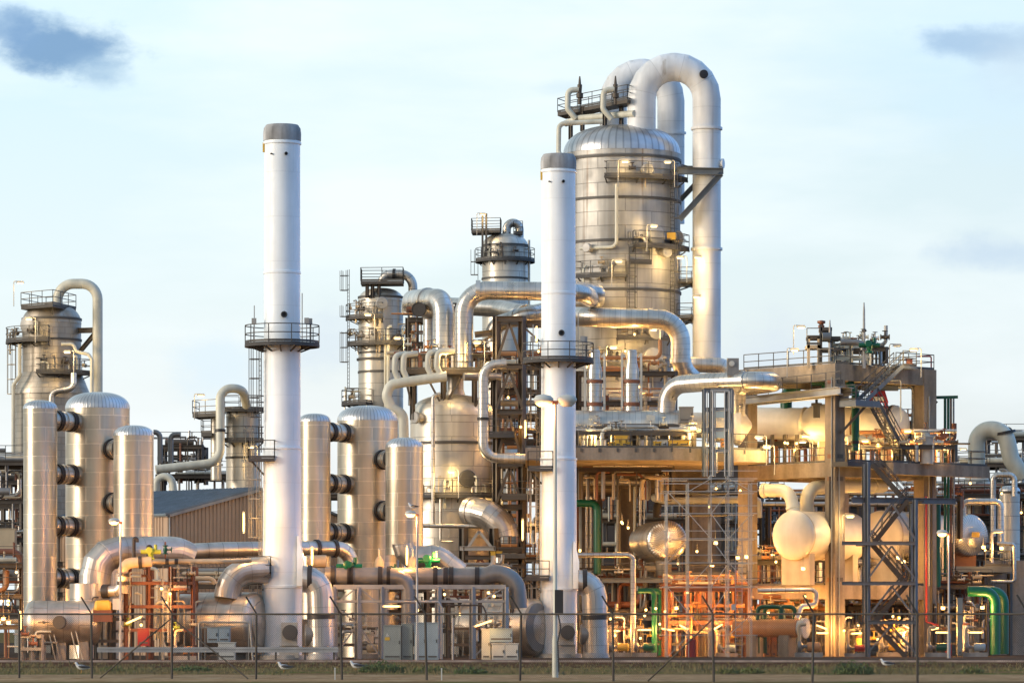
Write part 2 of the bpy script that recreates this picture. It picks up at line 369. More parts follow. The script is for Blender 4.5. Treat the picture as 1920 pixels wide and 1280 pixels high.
def POST(label, px, py, d, power=200, col=WW, side=-1, h=2.0, lit=True, group='arm lamps on short posts', gx=0):
    """small floodlight on a bent post: px,py is the head"""
    hd = W(px, py, d); o = thing('floodlight', label, 'lamp', hd - UP * h + pv(-side * .55, 0, 0), group)
    mk(G().pipe([hd - UP * h + pv(-side * .55, 0, 0), hd + pv(-side * .55, 0, .12), hd + pv(-side * .1, 0, .12)], .035, .12, 8, 4), 'post', 'lsteel', o)
    mk(G().hexa([hd + Vector(q) for q in ((-.34, -.16, -.02), (.34, -.16, -.02), (.34, .16, -.02), (-.34, .16, -.02), (-.26, -.11, .14), (.26, -.11, .14), (.26, .11, .14), (-.26, .11, .14))]), 'lamp_head', 'lsteel', o)
    mk(G().box(hd.x - .22, hd.y - .13, hd.z - .085, hd.x + .22, hd.y + .13, hd.z - .022), 'lens', 'lampw' if lit else 'cabl', o)
    if lit: glow(o, hd - UP * .5 - pv(gx, .7, 0), power, col)
    return o
def BULK(label, px, py, d, power=150, col=WARM, w=.30, group='lit bulkhead lamps', off=.5, dz=0):
    p = W(px, py, d); o = thing('bulkhead_lamp', label, 'lamp', p, group)
    mk(G().lathe(p - pv(w / 2, 0, 0), (1, 0, 0), [(.01, 0), (.085, .03), (.10, w / 2), (.085, w - .03), (.01, w)], 10), 'glass', 'lamp', o)
    mk(G().box(p.x - w * .5, p.y + .08, p.z + .08, p.x + w * .5, p.y + .24, p.z + .14), 'hood', 'lsteel', o); mk(G().bar(p + pv(0, .2, .2), p + pv(0, .2, .9), .035), 'hanger', 'rail', o); glow(o, p - pv(0, off, dz), power, col); return o
# ------------------------------------------------------------------ camera, sky, sun
cam = bpy.data.cameras.new('camera'); co = bpy.data.objects.new('camera', cam); COL.objects.link(co); sc.camera = co
co.location = (0, 0, EYE); co.rotation_euler = (R(90), 0, 0); cam.sensor_width = 36; cam.lens = F / 1920 * 36; cam.shift_x = 0; cam.shift_y = (HZ - 640) / 1920; cam.clip_start = 1; cam.clip_end = 6000
sc.view_settings.view_transform = 'Standard'; sc.view_settings.look = 'None'; sc.view_settings.exposure = .55; sc.view_settings.gamma = 1
sc.cycles.use_denoising = True; sc.cycles.max_bounces = 6; sc.cycles.diffuse_bounces = 3; sc.cycles.glossy_bounces = 3; sc.cycles.sample_clamp_indirect = 6
SUN_AZ, SUN_EL = R(247), R(13)           # clockwise from +Y (the view direction): behind the camera on the left
wd = bpy.data.worlds.new('World'); sc.world = wd; wd.use_nodes = True; nt = wd.node_tree; nt.nodes.clear()
out = nt.nodes.new('ShaderNodeOutputWorld'); bg = nd(nt, 'Background'); bg.inputs[1].default_value = .1; ln(nt, bg.outputs[0], out.inputs[0])
sky = nd(nt, 'TexSky', sky_type='NISHITA', sun_disc=False, sun_elevation=SUN_EL, sun_rotation=SUN_AZ, air_density=1.3, dust_density=1.5, ozone_density=2.0)
tc = nd(nt, 'TexCoord'); sx = nd(nt, 'SeparateXYZ'); ln(nt, tc.outputs['Generated'], sx.inputs[0])
def mth(op, a, b=None, c=None, clamp=False):
    n = nd(nt, 'Math', operation=op, use_clamp=clamp)
    for i, q in enumerate((a, b, c)):
        if q is None: continue
        if isinstance(q, (int, float)): n.inputs[i].default_value = q
        else: ln(nt, q, n.inputs[i])
    return n.outputs[0]
def mixc(f, a, b):
    n = nd(nt, 'Mix', data_type='RGBA')
    for i, q in ((0, f), (6, a), (7, b)):
        if isinstance(q, (int, float)): n.inputs[i].default_value = q
        elif isinstance(q, tuple): n.inputs[i].default_value = c4(q)
        else: ln(nt, q, n.inputs[i])
    return n.outputs[2]
# thin bright cirrus veil: densest low down ahead and to the left, opening to blue overhead and to the right
ramp = nd(nt, 'ValToRGB'); cr = ramp.color_ramp; ln(nt, mth('DIVIDE', sx.outputs[2], .2, clamp=True), ramp.inputs[0])
cr.elements[0].position = 0; cr.elements[0].color = (.69, .82, .915, 1); cr.elements[1].position = 1; cr.elements[1].color = (.58, .82, .95, 1)
for p, c in ((.22, (.83, .865, .87, 1)), (.42, (.79, .90, .93, 1)), (.62, (.71, .88, .95, 1))): e = cr.elements.new(p); e.color = c
vs = nd(nt, 'VectorMath', operation='SCALE'); vs.inputs['Scale'].default_value = 7.7; ln(nt, ramp.outputs[0], vs.inputs[0])
mp = nd(nt, 'Mapping'); mp.inputs['Scale'].default_value = (3.0, 3.0, 12); ln(nt, tc.outputs['Generated'], mp.inputs[0])
cn = nd(nt, 'TexNoise', i_Scale=2.2, i_Detail=6, i_Roughness=.55); ln(nt, mp.outputs[0], cn.inputs['Vector'])
side = nd(nt, 'MapRange', i_1=-.6, i_2=.7, i_3=1.0, i_4=.16); ln(nt, sx.outputs[0], side.inputs[0])
high = nd(nt, 'MapRange', i_1=.15, i_2=.75, i_3=.95, i_4=.40); ln(nt, sx.outputs[2], high.inputs[0])
front = nd(nt, 'MapRange', i_1=.6, i_2=.95, i_3=0, i_4=.36); ln(nt, sx.outputs[1], front.inputs[0])
veil = mth('MULTIPLY', mth('ADD', mth('MULTIPLY', side.outputs[0], high.outputs[0]), front.outputs[0], clamp=True), .92)
clear = nd(nt, 'MapRange', interpolation_type='SMOOTHSTEP', i_1=.11, i_2=.42, i_3=0, i_4=.95); ln(nt, sx.outputs[0], clear.inputs[0])
base = mixc(clear.outputs[0], mixc(veil, sky.outputs[0], vs.outputs[0]), (1.3, 4.3, 10.0))
gx_ = nd(nt, 'MapRange', interpolation_type='SMOOTHSTEP', i_1=.35, i_2=-.45, i_3=.05, i_4=1.5); ln(nt, sx.outputs[0], gx_.inputs[0])
glowf = mth('MULTIPLY', mth('MULTIPLY', gx_.outputs[0], mth('MULTIPLY', mth('SUBTRACT', -.1, sx.outputs[1], clamp=True), mth('SUBTRACT', 1.0, mth('MULTIPLY', sx.outputs[2], 2.2), clamp=True))), .38)
back = nd(nt, 'MapRange', interpolation_type='SMOOTHSTEP', i_1=.1, i_2=-.6, i_3=0, i_4=.5); ln(nt, sx.outputs[1], back.inputs[0])
base = mixc(glowf, mixc(back.outputs[0], base, (1.1, 2.1, 3.6)), (8.2, 5.9, 3.0))
right = nd(nt, 'MapRange', i_1=.02, i_2=.13, i_3=0, i_4=.55); ln(nt, sx.outputs[0], right.inputs[0])
base = mixc(mth('MULTIPLY', right.outputs[0], front.outputs[0]), base, (4.9, 5.9, 6.9))
wisp = nd(nt, 'MapRange', i_1=.42, i_2=.68, i_3=0, i_4=.65); ln(nt, cn.outputs[0], wisp.inputs[0])
base = mixc(wisp.outputs[0], base, (7.0, 7.5, 7.65))
tx = mth('DIVIDE', sx.outputs[0], mth('MAXIMUM', sx.outputs[1], .05)); tz = mth('DIVIDE', sx.outputs[2], mth('MAXIMUM', sx.outputs[1], .05))
mp2 = nd(nt, 'Mapping'); mp2.inputs['Scale'].default_value = (26, 26, 44); ln(nt, tc.outputs['Generated'], mp2.inputs[0])
dn = nd(nt, 'TexNoise', i_Scale=1.6, i_Detail=7, i_Roughness=.6); ln(nt, mp2.outputs[0], dn.inputs['Vector'])
def cloud(base, px, py, rx, ry, col, dens, soft=.9, warp=1.1):
    a = mth('DIVIDE', mth('SUBTRACT', tx, (px - 960) / F), rx / F); b = mth('DIVIDE', mth('SUBTRACT', tz, (HZ - py) / F), ry / F)
    r = mth('SQRT', mth('ADD', mth('MULTIPLY', a, a), mth('MULTIPLY', b, b))); v = mth('SUBTRACT', mth('ADD', 1.0, mth('MULTIPLY', mth('SUBTRACT', dn.outputs[0], .5), warp * 2)), r)
    m = nd(nt, 'MapRange', interpolation_type='SMOOTHSTEP', i_1=0, i_2=soft, i_3=0, i_4=dens); ln(nt, v, m.inputs[0]); return mixc(m.outputs[0], base, col)
base = cloud(base, 0, 0, 620, 260, (4.6, 6.4, 7.6), .55, 1, .5); base = cloud(base, 1920, 40, 620, 300, (4.7, 6.3, 7.6), .6, 1, .5); base = cloud(base, 100, 85, 190, 72, (1.7, 2.9, 4.5), 1, .75); base = cloud(base, 20, 60, 90, 60, (1.75, 2.99, 4.75), .7, .7); base = cloud(base, 190, 130, 75, 40, (2.48, 3.80, 5.26), .6, .8)
base = cloud(base, 1850, 85, 150, 46, (2.9, 4.2, 5.7), .95, .8); base = cloud(base, 1900, 120, 120, 90, (4.38, 5.40, 6.28), .6, 1); base = cloud(base, 1880, 475, 170, 46, (4.3, 5.3, 6.2), .9, 1)
base = cloud(base, 400, 700, 130, 100, (5.3, 6.3, 6.95), .7, .7, .9); base = cloud(base, 600, 640, 120, 90, (5.04, 5.77, 6.35), .7, .9); base = cloud(base, 1480, 700, 200, 120, (4.89, 5.55, 6.28), .6, 1); base = cloud(base, 1060, 165, 90, 25, (4.82, 5.99, 6.57), .6, 1)
ln(nt, base, bg.inputs[0])
sl = bpy.data.lights.new('sun', 'SUN'); sl.energy = 2.25; sl.angle = R(24); sl.color = (1, .85, .68); so = bpy.data.objects.new('sun', sl); COL.objects.link(so)
so.rotation_euler = Vector((-math.sin(SUN_AZ) * math.cos(SUN_EL), -math.cos(SUN_AZ) * math.cos(SUN_EL), -math.sin(SUN_EL))).to_track_quat('-Z', 'Y').to_euler()

# ------------------------------------------------------------------ ground
def sheet(name, x0, x1, y0, y1, z, mat):
    o = mk(G().add([(x0, y0, z), (x1, y0, z), (x1, y1, z), (x0, y1, z)], [(0, 1, 2, 3)]), name, mat); o['kind'] = 'structure'; return o
def soil(name, cols, s=.5, s2=3.0, lo=.35, hi=.65):
    m, nt_, b = new_mat(name); tc_ = nd(nt_, 'TexCoord'); mp_ = nd(nt_, 'Mapping'); mp_.inputs['Scale'].default_value = (s, s * .35, 1); ln(nt_, tc_.outputs['Object'], mp_.inputs[0])
    n = nd(nt_, 'TexNoise', i_Scale=1, i_Detail=8, i_Roughness=.65); ln(nt_, mp_.outputs[0], n.inputs['Vector'])
    mr = nd(nt_, 'ValToRGB'); e = mr.color_ramp.elements; e[0].position = lo; e[0].color = c4(cols[0]); e[1].position = hi; e[1].color = c4(cols[-1])
    for k in range(1, len(cols) - 1): q = e.new(lo + (hi - lo) * k / (len(cols) - 1)); q.color = c4(cols[k])
    ln(nt_, n.outputs[0], mr.inputs[0]); a = mul(nt_, mr.outputs[0], blotch(nt_, s2, 6), .6, 1.25); ln(nt_, a, b.inputs['Base Color']); b.inputs['Roughness'].default_value = 1; b.inputs['Specular IOR Level'].default_value = 0
    MT[name] = m
soil('paved_yard', [(.06, .045, .035), (.11, .08, .06)]); soil('grassy_soil', [(.19, .11, .055), (.20, .145, .065), (.10, .115, .03)], .35, 2, .38, .62)
soil('dark_soil', [(.075, .038, .022), (.13, .07, .04)]); soil('sandy_track', [(.30, .18, .09), (.44, .30, .17)], .8); soil('grey_asphalt', [(.12, .12, .12), (.17, .17, .17)])
sheet('ground', -2500, 2500, -600, 4500, -.03, 'grassy_soil'); sheet('yard_paving', -130, 150, 246, 620, 0, 'paved_yard')
sheet('soil_strip', -130, 150, 205, 240, -.02, 'dark_soil'); sheet('sand_track', -130, 150, 148, 172, -.022, 'sandy_track'); sheet('road', -130, 150, 60, 143, -.018, 'grey_asphalt')
g = G().box(-130, 239.4, -.03, 150, 239.9, .10).box(-130, 239.9, -.03, 150, 246.2, .0); mk(g, 'kerb', 'kerb')['kind'] = 'structure'
random.seed(5)
def tuft_geo(n, cx, cy, cz, rx, ry, h, leaf, dome=True):
    g = G()
    for _ in range(n):
        a = random.random() * 6.283; q = math.sqrt(random.random()); x = cx + rx * q * math.cos(a); y = cy + ry * q * math.sin(a); top = h * (1 - .7 * q * q if dome else 1) * random.uniform(.35, 1)
        z = cz + (random.uniform(.0, 1) * top if dome else 0); d = pv(random.gauss(0, .5), random.gauss(0, .5), random.uniform(.3, 1)).normalized() * leaf * random.uniform(.6, 1.4); w = d.cross(pv(random.gauss(0, 1), random.gauss(0, 1), .2)).normalized() * leaf * .22
        p = pv(x, y, z); g.add([p - w * .5, p + w * .5, p + d * .6 + w, p + d, p + d * .6 - w], [(0, 1, 2, 3, 4)])
    return g
def leafmat(name, a, b_):
    m, nt_, b = new_mat(name); geo = nd(nt_, 'NewGeometry'); mr = nd(nt_, 'Mix', data_type='RGBA'); mr.inputs[6].default_value = c4(a); mr.inputs[7].default_value = c4(b_); ln(nt_, geo.outputs['Random Per Island'], mr.inputs[0]); ln(nt_, mr.outputs[2], b.inputs['Base Color']); b.inputs['Roughness'].default_value = .7; MT[name] = m
leafmat('grass_blades', (.08, .08, .022), (.22, .155, .06)); leafmat('bush_leaves', (.035, .075, .015), (.09, .125, .03)); leafmat('weed_leaves', (.07, .10, .02), (.16, .16, .04))
g = G()
for _ in range(2600):
    x = random.uniform(-32, 36); y = random.triangular(168, 238, 182); k = .75 + .5 * max(0, math.sin(x * .9) + math.sin(x * .37 + y * .05))
    for _b in range(7): p = pv(x + random.gauss(0, .12), y + random.gauss(0, .12), -.025); h = random.uniform(.07, .22) * k; d = pv(random.gauss(0, .4), random.gauss(0, .4), 1).normalized() * h; w = pv(random.uniform(.006, .016), random.uniform(-.01, .01), 0); g.add([p - w, p + w, p + d * .6 + w * .7, p + d, p + d * .6 - w * .7], [(0, 1, 2, 3, 4)])
    x = random.uniform(-32, 36); y = random.triangular(168, 238, 180); p = pv(x, y, -.025); h = random.uniform(.05, .17) * (1.2 if math.sin(x * .9) + math.sin(x * .37 + y * .05) > .5 else .7); d = pv(random.gauss(0, .3), random.gauss(0, .3), 1).normalized() * h; w = pv(random.uniform(.02, .05), random.uniform(-.03, .03), 0); g.add([p - w, p + w, p + d], [(0, 1, 2)])
tag(mk(g, 'grass', 'grass_blades'), 'sparse dry grass on the verge between kerb and fence', 'grass', None, 'stuff')
for lab, px, py, w, h, n, mt in (('wide dark green bush on the verge in front of the grey green cabinet', 716, 1254, 1.05, .62, 900, 'bush_leaves'), ('round dark green bush on the verge at the right below the stair tower', 1600, 1258, .85, .75, 800, 'bush_leaves'), ('low ragged weed clump on the verge left of the second lamp post', 882, 1256, .75, .35, 350, 'bush_leaves'), ('small green weed by the fence post nearest the right bush', 1822, 1256, .5, .4, 260, 'weed_leaves'),
        ('loose weed clump on the verge between the blue cabinets and the fence', 805, 1254, .8, .4, 300, 'weed_leaves'), ('flat green weed patch at the left below the crash barrier', 360, 1252, .9, .32, 350, 'bush_leaves'), ('little green weed below the scaffold tower', 1410, 1256, .5, .35, 240, 'weed_leaves'), ('yellowish weed on the verge left of the scaffold', 1365, 1257, .55, .3, 220, 'weed_leaves'), ('bright weed clump below the flanged orange drum', 1515, 1255, .5, .42, 260, 'weed_leaves'), ('low weed between the sitting gull and the left fence brace', 210, 1253, .6, .3, 220, 'weed_leaves')):
    d = EYE * F / (py + 5 - HZ); x = X(px, d); o = thing('bush', lab, 'bush', (x, d, -.03), 'bushes and weeds on the verge'); mk(tuft_geo(n, x, d, -.03, w, w * .8, h, .13), 'foliage', mt, o)
    for q, t in ((0, .6), (-.3, .45), (.3, .45)): mk(G().bar((x + w * q, d, -.03), (x + w * q * 1.5 + .04, d, h * t), .028), 'stem', 'steel', o)
# ------------------------------------------------------------------ gulls
def gull(label, px, d, z, face=-1):
    x = X(px, d); o = thing('gull', label, 'bird', (x, d, z), 'gulls'); f = face; s = 1.25
    sp = [(-.30, .19, .012), (-.24, .195, .035), (-.12, .20, .075), (.0, .205, .095), (.10, .225, .082), (.155, .275, .055), (.175, .325, .045), (.20, .36, .046), (.225, .365, .034), (.245, .36, .012)]
    mk(G().tube([pv(x + a * f * s, d, z + b * s) for a, b, _ in sp], .05, 12, True, [r * s for *_, r in sp]), 'body', 'gull', o, 60)
    mk(G().tube([pv(x + .24 * f * s, d, z + .36 * s), pv(x + .28 * f * s, d, z + .355 * s), pv(x + .30 * f * s, d, z + .343 * s)], .01, 8, True, [.014 * s, .011 * s, .004 * s]), 'beak', 'beak', o)
    for k in (-1, 1):
        mk(G().tube([pv(x + a * f * s, d + k * b * s, z + c * s) for a, b, c in ((.09, .07, .24), (.0, .098, .235), (-.14, .07, .225), (-.28, .03, .215), (-.38, .012, .205))], .04, 8, True, [.03 * s, .055 * s, .045 * s, .022 * s, .006 * s]), 'wing', 'wing', o, 60)
        mk(G().cyl((x + .02 * f, d + k * .04, z), (x + .0, d + k * .045, z + .17 * s), .009 * s, 6).bar((x + .0, d + k * .045, z + .006), (x + .07 * f, d + k * .045, z + .006), .05, .01), 'leg', 'beak', o)
gull('white and slate gull sitting on the verge at the far left, facing left', 153, 178, -.03); gull('white gull standing on the grass below the tall left chimney', 533, 180, -.03); gull('gull standing on the verge just left of the wide dark bush', 668, 186, -.03); gull('gull on the verge at the right, below the stair tower', 1662, 200, -.03)
# ------------------------------------------------------------------ chain link fence
fr = thing('chain_link_fence', 'rusty chain link fence with tilted post arms along the verge', 'fence', (0, 150, -.03))
def fy(px): return 160 - (px + 60) / 2040 * 19
posts = [-110, 36, 172, 322, 480, 641, 800, 975, 1150, 1338, 1523, 1720, 1925]; FH = 2.5
def fp(px, z): d = fy(px); return pv(X(px, d), d, z)
def fht(px): return EYE + (HZ - 1150.5) * fy(px) / F
random.seed(3)
for i, px in enumerate(posts):
    b = fp(px, -.03); t = fht(px) + .02; ln_ = random.uniform(-.06, .06)
    mk(G().cyl(b, pv(b.x + ln_, b.y, t), .046, 8).bar((b.x + ln_, b.y, t), (b.x + ln_ - .40, b.y - .1, t + .66), .055), 'post', 'fence', fr)
for a, c in zip(posts, posts[1:]):
    pa, pc = fp(a, 0), fp(c, 0); za, zc = fht(a), fht(c); mk(G().cyl(pv(pa.x, pa.y, za), pv(pc.x, pc.y, zc), .036, 8), 'top_rail', 'fence', fr)
    g = G(); n = int((pc - pa).length / .085); u = (pc - pa); hh = (za + zc) / 2 - .03; m = hh / .085; 
    for k in range(-int(m), n + 1):
        for sgn in (1, -1):
            k0 = k if sgn == 1 else n - k; e = k0 + sgn * m; s0, s1 = 0.0, 1.0
            lo, hi = min(k0, e), max(k0, e)
            if hi <= 0 or lo >= n: continue
            if sgn == 1: s0 = max(0, -k0 / m); s1 = min(1, (n - k0) / m)
            else: s0 = max(0, (k0 - n) / m); s1 = min(1, k0 / m)
            if s1 - s0 < .02: continue
            f0 = (k0 + sgn * m * s0) / n; f1 = (k0 + sgn * m * s1) / n; g.bar(pa + u * f0 + pv(0, sgn * .004, .02 + hh * s0), pa + u * f1 + pv(0, sgn * .004, .02 + hh * s1), .0045)
    mk(g, 'wire_mesh', 'wire', fr)
    for z in (.05, hh * .52): pass
for p0, p1 in ((322, 188), (322, 465), (1338, 1215)):
    a = fp(p0, fht(p0) - .15); b = fp(p1, .0); mk(G().cyl(a, b, .03, 8), 'brace', 'fence', fr)
for px, lab in ((628, 'thin pale marker stake on the verge below the chimney barrier end'), (828, 'thin pale marker stake on the sand right of the blue cabinets')):
    b = fp(px, -.03); tag(mk(G().bar(b, b + UP * .42, .045).bar(b + UP * .42, b + UP * .47, .055), 'marker_stake', 'cabl'), lab, 'stake')
g = G()
for z in (.62, .80): g.bar((X(182, 243), 243, z), (X(634, 243), 243, z), .07, .14)
g.bar((X(182, 243), 243.05, .71), (X(634, 243), 243.05, .71), .03, .12)
cb = mk(g, 'crash_barrier', 'lsteel'); tag(cb, 'grey corrugated crash barrier on short posts along the kerb', 'barrier')
for k in range(9): x = X(190 + k * 54.5, 243); mk(G().box(x - .06, 243.08, -.02, x + .06, 243.2, .8), 'post', 'steel', cb)
# ------------------------------------------------------------------ chimneys
def stack(px, d, lab):
    x = X(px, d); o = thing('chimney', lab, 'chimney', (x, d, 0), 'white chimneys'); v = dict(o=o, x=x, y=d, r=1.18, d=d); zt = 34.6; k = zt / 34.6
    mk(G().lathe((x, d, 0), UP, [(1.36, 0), (1.36, .15), (1.29, .16), (1.29, 4.6), (1.35, 4.62), (1.35, 4.78), (1.27, 4.8), (1.25, 13.6), (1.30, 13.62), (1.30, 13.74), (1.2, 13.76), (1.18, 25), (1.22, 25.02), (1.22, 25.16), (1.18, 25.18), (1.17, 33.4), (1.25, 33.42), (1.25, 33.54), (1.17, 33.56), (1.17, 33.75)], 56), 'shell', 'white', o, 50)
    mk(G().lathe((x, d, 0), UP, [(1.17, 33.65), (1.23, 33.65), (1.24, 34.1), (1.20, 34.45), (1.05, 34.68), (.95, 34.68), (.95, 33.9)], 40, False), 'cap', 'cap', o)
    mk(G().box(x - 1.24, d - .4, 32.9, x - 1.12, d - .15, 33.5), 'lug', 'yellow', o)
    for a, z, r in ((240, 32.7, .05), (285, 32.7, .09), (279, 22.3, .17)):
        c = pv(x + 1.17 * math.cos(R(a)), d + 1.17 * math.sin(R(a)), z); dr = pv(math.cos(R(a)), math.sin(R(a)), 0); mk(G().lathe(c, dr, [(r, -.05), (r, .1), (r * 1.25, .1), (r * 1.25, .14), (r * .8, .14), (r * .8, 0)], 16, False), 'port', 'rail', o); mk(G().lathe(c, dr, [(r * .8, .02), (.01, .025)], 16), 'port_shade_disc', 'dark', o)  # dark discs stand in for the shade inside the holes
    ringplat(v, 20.5, 2.44, 0, 360, 1.22, 1.15, t=.06)
    for a in (200, 330, 345): c = pv(x + 1.9 * math.cos(R(a)), d + 1.9 * math.sin(R(a)), 20.5); mk(G().bar(c, c + UP * 1.5, .06).box(c.x - .15, c.y - .1, c.z + 1.2, c.x + .15, c.y + .1, c.z + 1.6), 'gauge', 'lsteel', o)
    for sx_, h in ((-1.75, 2.4), (1.35, 3.2)): mk(G().bar((x + sx_, d - .9, 20.5), (x + sx_, d - .9, 20.5 + h), .06), 'rod', 'lsteel', o)
    for z0, z1 in ((13.4, 20.5), (5.6, 13.0), (0, 5.2)): ladder(o, x - 1.40 + (.05 if z0 == 0 else 0), d - .45, z0, z1 - (1.0 if z1 > 15 else .9), 200, .5, True, 'rail' if z0 > 10 else 'raily', .06)
    for z, x0, x1 in ((13.0, -2.1, -.75), (5.5, -2.3, -1.0)):
        q = [(x + x0, d - 1.6), (x + x1 + .35, d - 1.6), (x + x1 + .35, d - .9), (x + x0, d - .1)]; polyplat(o, q, z, [0, 1, 3], 1.15, .2, t=.06)
        mk(G().bar((x + x0 + .2, d - .9, z - .2), (x - 1.1, d - .4, z - 1.1), .09), 'strut', 'rail', o)
    g = G()
    for k_ in range(38): z = 4.9 - k_ * .12; g.bar((x - 1.42, d - .7, z), (x - 1.26, d - .75, z), .04)
    mk(g, 'step_rungs', 'raily', o)
    for k_ in range(12): pass
    mk(G().box(x + 1.0, d - 1.1, 4.75, x + 1.42, d + .3, 6.6).hexa([(x + 1.0, d - 1.1, 6.6), (x + 1.42, d - 1.1, 6.6), (x + 1.42, d + .3, 6.6), (x + 1.0, d + .3, 6.6), (x + 1.0, d - .9, 8.0), (x + 1.12, d - .9, 8.0), (x + 1.12, d + .3, 8.0), (x + 1.0, d + .3, 8.0)]), 'duct_inlet', 'white', o)
    mk(G().box(x + .05, d - 1.55, .9, x + 1.05, d - .8, 2.4).box(x - .1, d - 1.35, .1, x + 1.15, d - .6, .9), 'access_box', 'cabl', o)
    mk(G().lathe((x + .62, d - 1.54, 1.75), (0, -1, 0), [(.42, 0), (.42, .2), (.50, .2), (.50, .32), (.36, .34), (.01, .34)], 24), 'manhole', 'rail', o)
    mk(G().lathe((x, d, 0), UP, [(1.40, .0), (1.62, .0), (1.62, .28), (1.40, .3)], 40, False), 'base_ring', 'cabl', o)
    return v
SA = stack(529, 260, 'tall white chimney at the left with soot grey cap and ring platform'); SB = stack(1047, 276, 'tall white chimney near the middle standing in front of the big column')
def flue(px, d, k, lab):
    x = X(px, d); s = k
    o = PIPE(lab, [(px - 32 * s, HZ - 97 * s, d - .2), (px, HZ - 97 * s, d - .2), (px + 4 * s, 1238 - (1 - k) * 60, d - .2)], 25 * s, 'gore', 'flue_duct', 30 * s, 28, 4, [(0, .42), (1, .46)], 'duct', 'flue ducts beside the chimneys', 1.05, 'dark', .3, 12)
    b = pv(X(px + 3 * s, d), d - .2, 0); mk(G().lathe(b, UP, [(.95, 0), (.95, .12), (.80, .5)], 28, False), 'base_skirt', 'lsteel', o)
    c = pv(X(px - 22 * s, d), d - .2, 1.6); mk(G().lathe(c, (1, 0, 0), [(.62, -.2), (.72, -.1), (.72, .35), (.55, .45)], 24), 'side_drum', 'greypipe', o)
flue(600, 258, 1, 'segmented grey flue elbow standing right beside the left chimney'); flue(1114, 274, .94, 'segmented grey flue elbow standing right beside the middle chimney')
# ------------------------------------------------------------------ filter vessel trios
def conn(label, va, vb, z, r=.60):
    a = pv(va['x'], va['y'], z); b = pv(vb['x'], vb['y'], z); dr = (b - a).normalized(); p = a + dr * (va['r'] - .15); q = b - dr * (vb['r'] - .15); ln_ = (q - p).length
    o = mk(G().cyl(p, q, r, 28), 'connecting_duct', 'drum'); tag(o, label, 'duct', 'short ducts joining the filter vessels')
    for f in (.24, .76): mk(G().lathe(p + dr * ln_ * f, dr, [(r + .01, -.17), (r + .09, -.17), (r + .09, -.03), (r + .05, 0), (r + .09, .03), (r + .09, .17), (r + .01, .17)], 28, False), 'clamp_ring', 'dark', o)
    mk(G().lathe(p + dr * ln_ * .5, dr, [(r, -.12), (r + .06, -.1), (r + .06, .1), (r, .12)], 28, False), 'bellows', 'drum', o)
def trio(which, d, pxs, tops, ys_thin, ys_med, k):
    T, B_, M_ = [vessel('filter_vessel', l, 'vessel', px, t, b, w * k, d + dd, 'vessel', 'dome', .52, 56, 'filter vessels') for l, px, t, b, w, dd in (
        (f'thin tall clad vessel with ribbed dome, {which}', pxs[0], tops[0], 1160, 63, 3), (f'widest clad vessel of the three, behind the other two, {which}', pxs[1], tops[1], 1238, 120, 7.2), (f'short medium clad vessel, rightmost of its three, {which}', pxs[2], tops[2], 1040, 75, 2))]
    for i, y in enumerate(ys_thin): conn(f'{("topmost", "second", "third", "lowest")[i]} ringed duct joining the thin vessel to the wide one, {which}', T, B_, Z(y, d + 3))
    for i, y in enumerate(ys_med): conn(f'{("upper", "lower")[i]} ringed duct behind the medium vessel, {which}', M_, B_, Z(y, d + 2), .62)
    return T, B_, M_
TA = trio('left of the left chimney', 260, (75.5, 183, 250.5), (750, 735, 797), (787, 887, 985, 1083), (838, 940), 1)
TB = trio('between the two chimneys', 276, (590, 689, 758), (775, 760, 820), (808, 905, 997), (858, 955), .94)
# ------------------------------------------------------------------ left foreground: drums, duct, skid
def hdrum(name, label, p, ax, r, ln_, body='drum', head='drum', dome=.45, n=40, both=True, cone=False):
    """horizontal drum: p = middle of its near end, ax = direction of the body"""
    ax = Vector(ax).normalized(); p = Vector(p); o = thing(name, label, 'vessel', p + ax * ln_ / 2 - UP * r)
    mk(G().lathe(p, ax, [(r, 0), (r, ln_)], n, not both), 'shell', body, o)
    hp = [(r + .02, .15), (r + .02, 0)] + ([(r * .12, -r * dome)] if cone else [(r * math.cos(a), -r * dome * math.sin(a)) for a in [math.pi / 2 * k / 8 for k in range(1, 9)]])
    mk(G().lathe(p, ax, hp, n, False), 'end_cap', head, o)
    if both: mk(G().lathe(p + ax * ln_, -ax, hp, n, False), 'end_cap', head, o)
    return o
UR, UL_ = pv(.743, .669, 0), pv(-.669, .743, 0)
o = hdrum('knockout_drum', 'horizontal clad drum with bolted manhole at the far left below the thin vessel', W(60, 1167, 256), (1, .10, 0), 1.42, 3.9, 'drum', 'drum', .4)
p = W(112, 1166, 254.6); mk(G().cyl(p + pv(0, 1.0, 0), p + pv(0, -.15, 0), .33, 24), 'manhole', 'drum', o); mk(G().lathe(p, (0, -1, 0), [(.44, -.02), (.44, .12), (.44, .16), (.38, .17), (.38, .24), (.05, .25), (.01, .25)], 20), 'cover', 'rail', o)
for k, px in enumerate((118, 160)): c = W(px, 1167, 256.6); mk(G().box(c.x - .3, c.y - 1.0, 0, c.x + .3, c.y + 1.0, 1.6), 'saddle', 'conc2', o); mk(G().bar((c.x - .75, c.y - 1.6, 1.9), (c.x - .25, c.y - 1.9, 0), .06).bar((c.x - .45, c.y - 1.6, 1.9), (c.x + .05, c.y - 1.9, 0), .06), 'strut', 'raily', o)
p = W(82, 1166, 254.7); mk(G().cyl(p + pv(0, .6, 0), p - pv(0, .12, 0), .09, 12).bar(p - pv(.35, .1, 0), p + pv(.35, -.1, 0), .06), 'gauge_nozzle', 'rail', o)
b = W(166, 1108, 257.5); mk(G().lathe((b.x, b.y, 2.4), UP, [(.9, 0), (1.15, .6), (1.22, .6), (1.22, b.z - 2.4 + .5)], 32), 'outlet_hood', 'drum', o)
